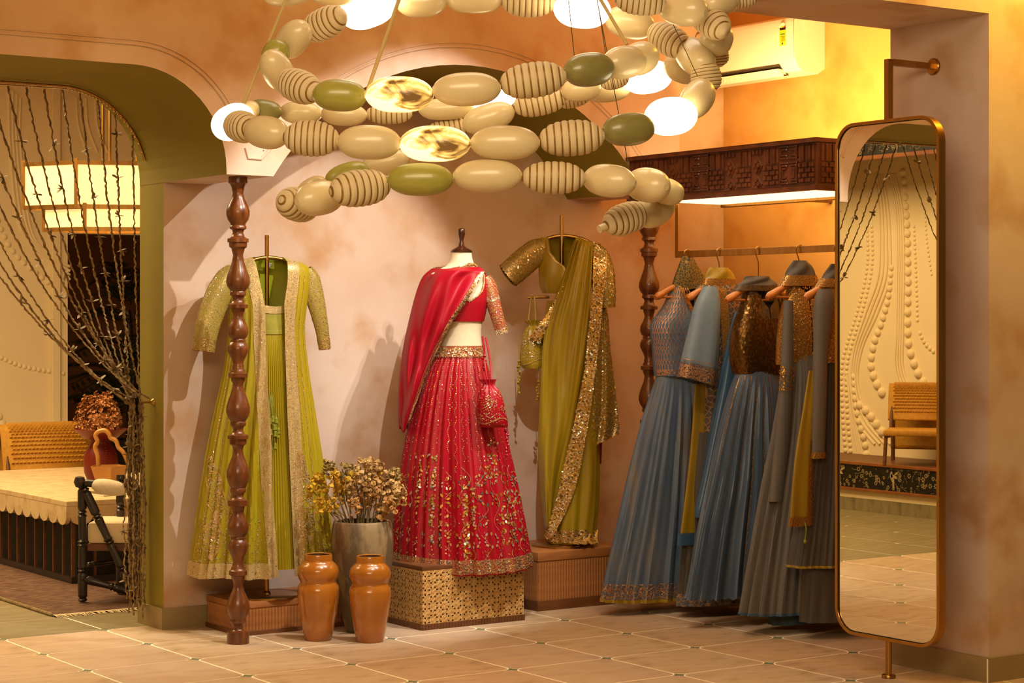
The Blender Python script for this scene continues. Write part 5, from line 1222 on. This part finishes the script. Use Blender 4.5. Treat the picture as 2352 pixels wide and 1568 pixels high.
# relief plaster wall: half-round beads and raised lines, each its own piece
m = MB(); m.lathe([(cos(pi/2*k/5), sin(pi/2*k/5)) for k in range(5)]+[(.05, 1)], 12, caps=False); m.lathe([(.05, 1), (.001, 1.0)], 12, caps=False); bead_me = m.mesh('plaster_bead', M['cream_wall'], ang=80)
nb = [0]
def bead_run(parent, pts, r0, r1, to, gap=2.15):
    path = smooth_path([(a, b, 0) for a, b in pts], 16); acc = 0.0; L_ = sum((b-a).length for a, b in zip(path, path[1:])); d = 0
    nxt = 0.0
    for a, b in zip(path, path[1:]):
        sl = (b-a).length
        while nxt <= d+sl and nb[0] < 300:
            p = a.lerp(b, (nxt-d)/sl if sl else 0); r = lerp(r0, r1, nxt/L_)
            o = link('plaster_bead', bead_me, parent, to(p.x, p.y)[0], to(p.x, p.y)[1], (r, r, r*.8)); nb[0] += 1; nxt += r*gap
        d += sl
def to_back(x, z): return ((x, YFAR+.001, z), (pi/2, 0, 0))
def to_stage(y, z): return ((.299, y, z), (0, pi/2, 0))
def farp(u, v):
    k = (u-1176)/FPX; z = YFAR/(CA-k*SA); p = W(u, v, z); return (p.x, p.z)
bead_run(lounge_wall, [farp(-60, 790), farp(0, 820), farp(60, 843), farp(150, 858)], .020, .020, to_back, 2.0)
bead_run(lounge_wall, [farp(-20, 925), farp(0, 962), farp(12, 985), farp(20, 1010)], .030, .034, to_back, 2.0)
bead_run(lounge_wall, [farp(-20, 470), farp(8, 540), farp(40, 590), farp(100, 640), farp(150, 680)], .026, .022, to_back, 2.6)
def ridge(parent, pts, r, to3):
    mb = MB(); mb.tube([to3(a.x, a.y) for a in smooth_path([(p[0], p[1], 0) for p in pts], 10)], r, 8, flat=1); mb.build('plaster_ridge', M['cream_wall'], parent)
for k in range(4):
    ridge(lounge_wall, [farp(20+k*9, 200+8*k), farp(22+k*8, 330), farp(40+k*10, 500+k*8), farp(80+k*12, 570+k*6), farp(160, 612+k*10)], .012, lambda x, z: (x, YFAR-.002, z))
for k in range(3):
    ridge(lounge_wall, [farp(175+k*22, 225), farp(180+k*22, 290), farp(200+k*24, 350)], .010, lambda x, z: (x, YFAR-.002, z))
# the same relief on the stage wall, seen in the mirror; coordinates from the mirror picture unfolded
def mir_p(u, v):
    k = (u-1176)/FPX; z = (11.534-.30)/(k*CA+SA); y = z*(CA-k*SA); return (y, CAMZ-(v-HOR)/FPX*z)
mp_ = lambda l: [mir_p(a, b) for a, b in l]
bead_run(stage_wall, mp_([(2078,395),(2086,470),(2090,560),(2091,660),(2090,745),(2094,800),(2115,860),(2150,910)]), .030, .040, to_stage, 2.2)
bead_run(stage_wall, mp_([(2052,615),(2046,680),(2030,740),(2012,790),(2006,840),(2018,880),(2040,915)]), .026, .042, to_stage, 2.0)
bead_run(stage_wall, mp_([(1996,520),(1998,590),(1990,650),(1972,720),(1950,790),(1938,850),(1940,950),(1948,1052)]), .017, .022, to_stage, 2.1)
bead_run(stage_wall, mp_([(2007,520),(2009,590),(2001,650),(1983,720),(1961,790),(1949,850),(1951,950),(1960,1052)]), .017, .022, to_stage, 2.1)
bead_run(stage_wall, mp_([(2104,520),(2108,620),(2112,740)]), .014, .016, to_stage, 2.4)
bead_run(stage_wall, mp_([(2118,765),(2130,790),(2150,808)]), .018, .02, to_stage, 2.1)
bead_run(stage_wall, mp_([(1966,865),(1968,910),(1976,960),(1990,1010),(1996,1052)]), .028, .036, to_stage, 2.0)
bead_run(stage_wall, mp_([(1980,930),(2000,950),(2022,980),(2040,1005)]), .038, .042, to_stage, 2.0)
bead_run(stage_wall, mp_([(2128,480),(2134,560),(2146,640)]), .012, .014, to_stage, 2.6)
st3 = lambda y, z: (.302, y, z)
for k in range(4):
    ridge(stage_wall, mp_([(2030-k*6,400),(2044-k*7,470),(2050-k*8,560),(2048-k*9,640),(2020-k*9,720),(1985-k*6,800),(1975-k*5,880),(2000-k*10,960),(2050-k*12,1020)]), .011, st3)
for k in range(4):
    ridge(stage_wall, mp_([(2045+k*5,400),(2062+k*5,480),(2066+k*5,600),(2064+k*5,760),(2062+k*6,850),(2085+k*8,910),(2130+k*8,960)]), .011, st3)
ridge(stage_wall, mp_([(1950,860),(1962,960),(1978,1052)]), .010, st3); ridge(stage_wall, mp_([(1958,860),(1970,960),(1988,1052)]), .010, st3)
# low stage with painted floral bands
M['flor'] = mat('black_lacquer', '#0E0B09', .4)
M['teak'] = mat('teak_rail', '#7A431C', .4, c2='#8E5426', scale=8)
stg = thing('low_stage', 'low cream stage with black floral painted band, seen in the mirror', 'platform', (.62, 10.9, 0))
m = MB(); m.box(-.315, .30, -1.9, 1.9, .095, .125); m.build('ledge', M['cream_wall'], stg, smooth=False)
m = MB(); m.box(-.315, .305, -1.9, 1.9, .125, .345); m.build('platform_body', M['cream_wall'], stg, smooth=False)
m = MB(); m.box(-.315, .32, -1.9, 1.9, .345, .364); m.build('platform_top', M['walnut'], stg, bevel=.003, smooth=False)
m = MB(); m.box(.305, .315, -1.9, 1.9, .165, .345); m.build('painted_band', M['flor'], stg, smooth=False)
for zz in (.15, .343):
    m = MB(); m.box(.305, .33, -1.9, 1.9, zz, zz+.022); m.build('band_rail', M['teak'], stg, bevel=.003, smooth=False)
k_ = 8
for i in range(k_):
    m = MB(); m.box(-.0, .006, -.237, .237, .002, .094); o = m.build('skirting_tile', M['gtile'], stg, smooth=False); o.location = (.296, -1.66+i*.476, 0)
m = MB(); m.box(-.3, .296, -1.9, 1.9, 0, .095); m.build('stage_base', M['grout'], stg, smooth=False)
fcol = [mat('painted_cream_flower', '#A8946C', .6), mat('painted_leaf', '#806A3C', .6)]
def floral(parent, y0, y1, z0, z1, x, seedv, nx=1):
    rnd = random.Random(seedv); mb = MB()
    area_ = (y1-y0)*(z1-z0)
    for _ in range(int(area_*620)):
        y = lerp(y0, y1, rnd.random()); z = lerp(z0, z1, rnd.random()); r = .006+.007*rnd.random()
        if rnd.random() < .4:
            for k in range(6):
                a = 2*pi*k/6; mb.flake((x, y+r*cos(a), z+r*sin(a)), (1, 0, 0), (0, cos(a), sin(a)), r*1.1, r*.7, 0, 0)
        elif rnd.random() < .5: mb.flake((x, y, z), (1, 0, 0), (0, rnd.random()-.5, rnd.random()-.5), r*2.4, r*.9, 1, 0)
        else:
            a = rnd.random()*6; p = Vector((x, y, z))
            for k in range(6):
                a += (rnd.random()-.5)*1.2; q = p+Vector((0, cos(a), sin(a)))*.012
                if z0 < q.z < z1: mb.flake((p+q)/2, (1, 0, 0), q-p, .015, .0035, k % 2, 0)
                p = q
    for yb in (y0+.35*(y1-y0)/2, y0+.75*(y1-y0)/2, y0+.55*(y1-y0), y0+.8*(y1-y0)):      # pale birds
        zc_ = (z0+z1)/2; s = (z1-z0)*.36
        for dy, dz, l, w, a in ((0, 0, 1.6, .5, 1.2), (.25, .5, 1.1, .45, 1.7), (-.3, .35, 1.1, .4, .4), (-.2, -.9, .8, .25, 1.35), (-.6, .75, .8, .3, 2.6)):
            mb.flake((x+.001, yb+dy*s, zc_+dz*s), (1, 0, 0), (0, cos(a), sin(a)), l*s, w*s, 0, 0)
    o = mb.build('painted_flowers', fcol, parent, smooth=False); o['kind'] = 'stuff'
floral(stg, -1.6, 1.6, .175, .34, .3165, 5)
hdr = thing('painted_header', 'black floral painted header beam over the stage, seen in the mirror', 'beam', (.92, 10.9, 2.60))
m = MB(); m.box(-.02, .02, -2.0, 2.0, .03, .30); m.build('painted_band', M['flor'], hdr, smooth=False)
for zz in (0, .30):
    m = MB(); m.box(-.025, .03, -2.0, 2.0, zz, zz+.03); m.build('band_rail', M['teak'], hdr, bevel=.003, smooth=False)
m = MB(); m.box(-.02, .02, -2.0, 2.0, .33, CEIL-2.60); m.build('upper_board', M['cream_wall'], hdr, smooth=False)
floral(hdr, -1.7, 1.7, .04, .29, .0215, 8)

# woven chairs
M['cordw'] = mat('yellow_paper_cord', '#B07A1C', .7, c2='#BE8A28', scale=40, bump=.3, bscale=150)
def woven_chair(loc, rz, label, sc=1.0):
    """low lounge chair: a folded woven panel over a wooden A-frame, arm rails of bent wood"""
    t = thing('woven_chair', label, 'chair', loc, rz, 'yellow woven lounge chairs'); t.scale = (sc, sc, sc)
    w = .30
    prof_ = [(-.20, .10), (-.185, .45), (-.165, .60), (-.13, .655), (-.085, .66), (-.045, .62), (-.01, .50), (.02, .36)]
    pp = smooth_path([(y, z, 0) for y, z in prof_], 6)
    m = MB(); m.grid(lambda i, j: (lerp(-w, w, i), pp[int(j*(len(pp)-1))].x, pp[int(j*(len(pp)-1))].y), 1, len(pp)-1); m.build('woven_back', M['cordw'], t, solid=.022)
    m = MB()                                  # over-under weave, row by row
    for r_ in range(0, 22):
        j = 16+r_*1.25; f = j/46*(len(pp)-1); i0 = int(f); a = pp[i0].lerp(pp[min(i0+1, len(pp)-1)], f-i0); b = pp[min(i0+1, len(pp)-1)]
        tn = Vector((0, b.x-a.x, b.y-a.y)).normalized() if (b-a).length > 1e-6 else Vector((0, 0, -1)); nn = Vector((0, -tn.z, tn.y))
        if nn.y < 0 and nn.z < 0: nn = -nn
        for c in range(20):
            x = -w+.05+(c+.5*(r_ % 2))*(2*w-.1)/20; q = Vector((x, a.x, a.y))+nn*.012
            for sgn in (1,):
                h1 = tn*.0075; sx = Vector((.0115, 0, 0))
                m.add([q-h1-sx, q-h1+sx, q+h1+sx, q+h1-sx, q+nn*.010-sx*.5, q+nn*.010+sx*.5], [(0, 1, 5, 4), (1, 2, 5), (2, 3, 4, 5), (3, 0, 4)])
    o = m.build('weave', M['cordw'], t, smooth=False); o['kind'] = 'stuff'
    for sx in (-1, 1):
        m = MB(); m.tube(smooth_path([(sx*(w-.02), -.195, 0), (sx*(w-.02), -.18, .45), (sx*(w-.02), -.155, .60)], 5), .018, 10); m.build('leg', M['walnut'], t)
        m = MB(); m.tube(smooth_path([(sx*(w-.03), -.05, .60), (sx*(w-.03), .03, .36), (sx*(w-.03), .06, .27), (sx*(w-.03), .14, .235), (sx*(w-.03), .48, .25)], 6), .016, 10); m.build('side_rail', M['walnut'], t)
        m = MB(); m.tube([(sx*(w-.03), .46, .25), (sx*(w-.02), .50, 0)], .016, 10); m.build('leg', M['walnut'], t)
    m = MB(); m.box(-w+.01, w-.01, .03, .50, .25, .30); m.build('seat', M['cordw'], t, bevel=.015)
    return t
c1 = W(112, HOR, 13.6); c0 = W(-150, HOR, 13.7)
# they face the far wall, so the viewer sees the back; the second is mostly out of frame
woven_chair((c1.x, c1.y, 0), -ANG+.55+pi, 'yellow woven lounge chair behind the red bowl vase', 1.06)
woven_chair((c0.x, c0.y, 0), -ANG+.55+pi, 'yellow woven lounge chair cut off by the left edge of the photo', 1.06)
woven_chair((.60, 10.52, .3665), -2.25, 'yellow woven chair on the low stage, seen in the mirror', .86)

# pendant lamps
M['ribglass'] = mat('lit_ribbed_glass', '#FFE2A8', .4, emit=(1.0, .60, .22), estr=1.0, bump=.6, bscale=70, wave='X')
M['bulb'] = mat('lamp_tube', '#FFFFFF', .5, emit=(1.0, .82, .50), estr=14)
pl = W(255, 430, 12.2)
lamp = thing('pendant_lamp', 'two tier ribbed glass pendant lamp with brass frames seen through the arch', 'pendant lamp', (pl.x, pl.y, CAMZ-(530-HOR)/FPX*12.2), -ANG)
sl = 12.2/FPX; zb = lamp.location.z
def tier(u0, um, u1, v0, v1, d):
    x0, xm, x1 = (u0-255)*sl, (um-255)*sl, (u1-255)*sl; za, zb_ = (530-v1)*sl, (530-v0)*sl
    P = [(x0, d*.9), (xm, 0), (x1, d*.75), (x1-.02, d*2.2), (xm+.05, d*2.6)]
    for i in range(5):
        a, b = P[i], P[(i+1) % 5]; L_ = sqrt((b[0]-a[0])**2+(b[1]-a[1])**2); an = atan2(b[1]-a[1], b[0]-a[0])
        m = MB(); m.box(0, L_, -.003, .003, za+.02, zb_-.02); o = m.build('glass_pane', M['ribglass'], lamp, smooth=False); o.location = (a[0], a[1], 0); o.rotation_euler = (0, 0, an)
        for z_ in (za, zb_-.025):
            m = MB(); m.box(0, L_, -.010, .010, 0, .025); o = m.build('frame_rail', M['brass'], lamp, smooth=False); o.location = (a[0], a[1], z_); o.rotation_euler = (0, 0, an)
        m = MB(); m.box(-.011, .011, -.011, .011, za, zb_+.012); o = m.build('frame_post', M['brass'], lamp, smooth=False); o.location = (a[0], a[1], 0)
tier(38, 175, 420, 368, 478, .20); tier(88, 195, 440, 470, 530, .16)
m = MB(); m.box((70-255)*sl, (400-255)*sl, .22, .26, (530-455)*sl, (530-405)*sl); m.build('lamp_tube', M['bulb'], lamp, smooth=False)
for uu in (221, 237, 300):
    m = MB(); m.tube([((uu-255)*sl, .2, (530-400)*sl), ((uu-255)*sl, .2, CEIL-zb)], .009, 8); m.build('suspension_rod', M['brass'], lamp)

# stone coffee table
M['stone'] = mat('beige_stone', '#CDB184', .4, c2='#D8BE92', scale=9, detail=6, c3='#B89A6A', scale3=14)
tab = thing('stone_table', 'beige stone coffee table with scalloped edge on black slatted base', 'table', (4.10, 10.15, .0115))
TW, TL, TZ = 1.15, 2.3, .447
m = MB(); m.box(0, TW, 0, TL, TZ-.03, TZ); m.build('table_top', M['stone'], tab, smooth=False, bevel=.004)
def scallop(L_, name):
    n = max(1, round(L_/.125)); w = L_/n; poly = [(0, -.03)]
    for i in range(n):
        for k in range(9):
            a = pi*k/8; poly.append((w*i+w/2-w*.5*cos(a), -.085-.045*sin(a)))
    poly.append((L_, -.03)); m = MB(); m.prism(poly, -.012, .012, axis='y'); return m
o = scallop(TL, 'a').build('scalloped_apron', M['stone'], tab, smooth=False); o.location = (.012, TL, TZ); o.rotation_euler = (0, 0, -pi/2)
o = scallop(TW-.0245, 'a').build('scalloped_apron', M['stone'], tab, smooth=False); o.location = (.0245, .0125, TZ)
m = MB(); m.box(.10, TW-.1, .10, TL-.1, .02, TZ-.03); m.build('base_core', M['black'], tab, smooth=False)
m = MB(); m.box(.05, TW-.05, .05, TL-.05, 0, .035); m.build('base_plinth', M['ebony'], tab, smooth=False)
for k in range(17):
    m = MB(); m.box(.056, .07, -.006, .006, .035, TZ-.03); o = m.build('slat', M['oak'] if False else M['walnut'], tab, smooth=False); o.location.y = .06+k*.135
for k in range(9):
    m = MB(); m.box(-.006, .006, .056, .07, .035, TZ-.03); o = m.build('slat', M['walnut'], tab, smooth=False); o.location.x = .06+k*.128
# things on it
M['redglaze'] = mat('oxblood_glaze', '#5E160A', .42, c2='#6E2010', scale=5, spec=.3)
zv = 11.9; sv = zv/FPX; pv = W(231, HOR, zv)
va = thing('red_bowl_vase', 'red glazed bowl shaped vase on the stone table', 'vase', (pv.x, pv.y, TZ+.0125))
zr = CAMZ-(990-HOR)*sv-TZ
m = MB(); m.lathe([(.05, 0), (.075, .01), (.095, .06), (.102, .12), (.098, .16), (.082, .20), (.062, .225), (.056, .245), (.060, .262), (.095, zr-.055), (.135, zr-.02), (.160, zr), (.155, zr+.002), (.125, zr-.02), (.05, zr-.05)], 44); m.f.pop(); m.m.pop(); m.build('body', M['redglaze'], va, ang=60)
for k in range(16):
    a = -1.9; m = MB(); m.lathe([(.001, -.007), (.006, -.003), (.006, .003), (.001, .007)], 8); o = m.build('glaze_ridge', M['redglaze'], va); q = k/15
    r_ = interp([(0, .1), (.3, .104), (.55, .09), (.7, .062), (.8, .066), (1, .13)], q); o.location = (r_*cos(a+.3), r_*sin(a+.3), .08+q*(zr-.1))
fd = thing('dried_hydrangea', 'round bunch of rust dried flowers in the red bowl vase', 'dried flowers', (pv.x, pv.y, TZ+zr+.012))
M['rust'] = mat('rust_petal', '#A86C3A', .9, c2='#BC8450', scale=25, c3='#80502C', scale3=30)
mb = MB(); rnd = random.Random(4)
for _ in range(900):
    a = rnd.random()*2*pi; e = math.acos(rnd.random()*.98); rr = 1.08*(.118+.03*sin(3*a)*sin(e))*(.72+.3*rnd.random())
    c = Vector((rr*sin(e)*cos(a)*1.02, rr*sin(e)*sin(a), rr*cos(e)*1.75-.005)); n_ = (c+Vector((rnd.random()-.5, rnd.random()-.5, rnd.random()-.5))*.12).normalized(); s = .009+.005*rnd.random()
    t_ = n_.cross(Vector((rnd.random()-.5, rnd.random()-.5, 1))).normalized(); b_ = n_.cross(t_)
    ring = [c+t_*s*cos(k*pi/3)+b_*s*sin(k*pi/3)+n_*(.007 if k % 2 else 0) for k in range(6)]
    mb.add([c-n_*.004]+ring, [(0, 1+k, 1+(k+1) % 6) for k in range(6)])
o = mb.build('petals', M['rust'], fd, smooth=False); o['kind'] = 'stuff'
m = MB()
for k in range(10):
    a = k*.63; m.tube([(0, 0, -.03), (.05*cos(a), .05*sin(a), .10)], .003, 5)
m.build('stems', M['stem'], fd)
zk = 11.5; sk_ = zk/FPX; pk = W(250, HOR, zk)
bk = thing('wooden_basket', 'honey coloured basket with wavy handle on the stone table', 'basket', (pk.x, pk.y, TZ+.0125), -ANG)
M['honey'] = mat('honey_wood', '#A5702E', .3, c2='#B5803A', scale=10, coat=.3)
zq = lambda v: CAMZ-(v-HOR)*sk_-TZ
m = MB(); hb = zq(1074); m.lathe([(.06, 0), (.07, .01), (.108, hb-.01), (.112, hb), (.106, hb), (.064, .015)], 5); m.build('bowl', M['honey'], bk, ang=20)
hp = [((u-250)*sk_, -.02, zq(v)) for u, v in [(228,1074),(226,1050),(220,1030),(226,1018),(221,1004),(229,995),(243,993),(252,1001),(256,1010),(268,1017),(274,1032),(284,1042),(292,1058),(298,1074)]]
m = MB(); m.tube(smooth_path(hp, 4), .013, 10); m.build('handle', M['honey'], bk)
mg = W(252, HOR, 11.12); tm = thing('magazine', 'thin magazine lying on the stone table', 'magazine', (mg.x, mg.y, TZ+.0125), .2)
m = MB(); m.box(-.11, .11, -.10, .10, 0, .011); m.build('pages', M['white'], tm, smooth=False)
m = MB(); m.box(-.112, .112, -.102, .102, .011, .0135); m.build('cover', mat('magazine_cover', '#3A3A38', .3, c2='#8A7A50', scale=9), tm, smooth=False)

# bobbin corner chair
sp_z = 10.05; sc_ = sp_z/FPX
Fb = Frame(190, sp_z, 0); bc = Fb.thing('spindle_chair', 'black turned spindle chair with cream cushion roll beside the curtain', 'chair')
def bobbin(name, a, b, r, mtl=None):
    a, b = Vector(a), Vector(b); d = b-a; L_ = d.length; n = int(L_/.009); prf = []
    for k in range(n+1):
        q = k/n; ring = (q*L_ % .14)
        rr = r*(1.0+.12*sin(q*pi*3)) if ring > .035 else r*(.78+.35*((k % 2)))
        prf.append((rr, q*L_))
    m = MB(); m.lathe(prf, 14); o = m.build(name, mtl or M['ebony'], bc, ang=50); o.location = a; o.rotation_mode = 'QUATERNION'; o.rotation_quaternion = d.to_track_quat('Z', 'Y'); return o
z0c = Fb.p(190, 1372).z
lz = lambda u, v, d=0.0: (lambda p: (p.x, d, max(0, p.z-z0c)))(Fb.p(u, v))
bobbin('leg', lz(190, 1372), lz(189, 1092), .021); bobbin('leg', lz(312, 1385, .0), lz(312, 1110, .0), .021); bobbin('leg', (lz(250, 1372)[0], .30, 0), (lz(250, 1092)[0], .30, lz(190, 1092)[2]), .021)
bobbin('arm_spindle', lz(194, 1112, -.01), lz(305, 1345, -.01), .021)
bobbin('stretcher', lz(188, 1318, -.005), lz(310, 1352, -.005), .019); bobbin('stretcher', lz(196, 1290, .05), lz(312, 1285, .25), .012)
bobbin('top_rail', lz(186, 1098, -.01), lz(330, 1112, -.01), .017)
m = MB(); m.lathe([(.002, -.03), (.02, -.025), (.03, 0), (.022, .024), (.004, .03)], 16, lz(184, 1097, -.01)); m.build('ball_finial', M['ebony'], bc)
a = Vector(lz(214, 1103, -.01)); b = Vector(lz(290, 1116, -.01))
m = MB(); L_ = (b-a).length; m.lathe([(.02, 0), (.032, .02), (.038, .05), (.040, L_*.5), (.036, L_-.04), (.028, L_-.012), (.02, L_)], 20); o = m.build('cushion_roll', mat('cream_knit', '#D8CBB0', .85, c2='#CFC2A6', scale=80, bump=.4, bscale=300, bdist=.002), bc); o.location = a; o.rotation_mode = 'QUATERNION'; o.rotation_quaternion = (b-a).to_track_quat('Z', 'Y')
p0 = lz(200, 1215); m = MB(); m.box(p0[0], lz(318, 1215)[0], .0, .33, lz(200, 1240)[2], lz(200, 1190)[2]); m.build('seat_cushion', mat('cream_cotton', '#D3C09A', .8), bc, bevel=.02)
m = MB(); m.box(p0[0], lz(318, 1215)[0], .01, .32, lz(200, 1256)[2], lz(200, 1240)[2]); m.build('seat_frame', M['walnut'], bc, smooth=False)
bc.location.z = .0165; FZ = None

# rug and its fringe
rx0, ry0_ = 3.647, 9.20
M['rugm'] = mat('red_brown_rug', '#4C2A1C', .9, c2='#74543C', scale=14, detail=6, stretch=(1, 5, 1), c3='#3E2A22', scale3=20, bump=.4, bscale=160, lo=.42, hi=.58)
rug = thing('woven_rug', 'red brown woven rug with cream fringe under the stone table', 'rug', (rx0, ry0_, 0))
m = MB(); m.box(0, 2.6, 0, 3.1, 0, .011); m.build('rug_field', M['rugm'], rug, smooth=False)
m = MB(); m.tube([(.0, 0, .008), (0, 3.1, .008)], .010, 8); m.build('edge_binding', mat('rug_binding', '#6A5636', .9, c2='#8A744C', scale=50), rug)
m = MB(); rnd = random.Random(3)
for k in range(200):
    x = k*.0065+.003*rnd.random(); l = .05+.03*rnd.random(); dx = (rnd.random()-.3)*.03
    m.tube([(x, .004, .009), (x+dx*.5, -l*.5, .010), (x+dx, -l, .004)], [.0028, .0026, .0014], 4, flat=.6)
o = m.build('fringe', mat('cream_fringe', '#C8B48E', .9), rug); o['kind'] = 'stuff'

# palm in the dark corridor
pp_ = W(300, HOR, 17.2); palm = thing('potted_palm', 'dark potted palm in the corridor behind the curtain', 'plant', (pp_.x, pp_.y, 0))
M['frond'] = mat('palm_leaf', '#1E2412', .5, c2='#2C3418', scale=10)
m = MB(); m.lathe([(.14, 0), (.19, .25), (.2, .4), (.18, .4), (.16, .1)], 24); m.build('pot', M['ebony'], palm)
m = MB(); m.tube([(0, 0, .2), (.02, 0, .9), (-.02, .02, 1.5)], [.05, .045, .03], 10); m.build('trunk', M['ebony'], palm)
rnd = random.Random(9)
for k in range(34):
    a = rnd.random()*2*pi; zb_ = .6+1.0*rnd.random(); up = .1+.6*rnd.random(); ln = .5+.3*rnd.random()
    pts = smooth_path([(0, 0, zb_), (ln*.45*cos(a), ln*.45*sin(a), zb_+up*.45), (ln*cos(a), ln*sin(a), zb_+up*.25)], 6)
    mb = MB(); mb.tube(pts, .005, 5)
    for i in range(2, len(pts)):
        for sg in (-1, 1):
            for ee in range(2):
                d = (pts[i]-pts[i-1]).normalized(); sd = d.cross(Vector((0, 0, 1))).normalized()*sg; l_ = .22*(1-.35*i/len(pts)); b0 = pts[i]-d*.02*ee; tp = b0+(sd*.8+d*.6+Vector((0, 0, -.25)))*l_
                mb.add([b0, b0+d*.012+(tp-b0)*.4, tp, b0-d*.010+(tp-b0)*.4], [(0, 1, 2, 3)])
    mb.build('frond', M['frond'], palm, smooth=False)
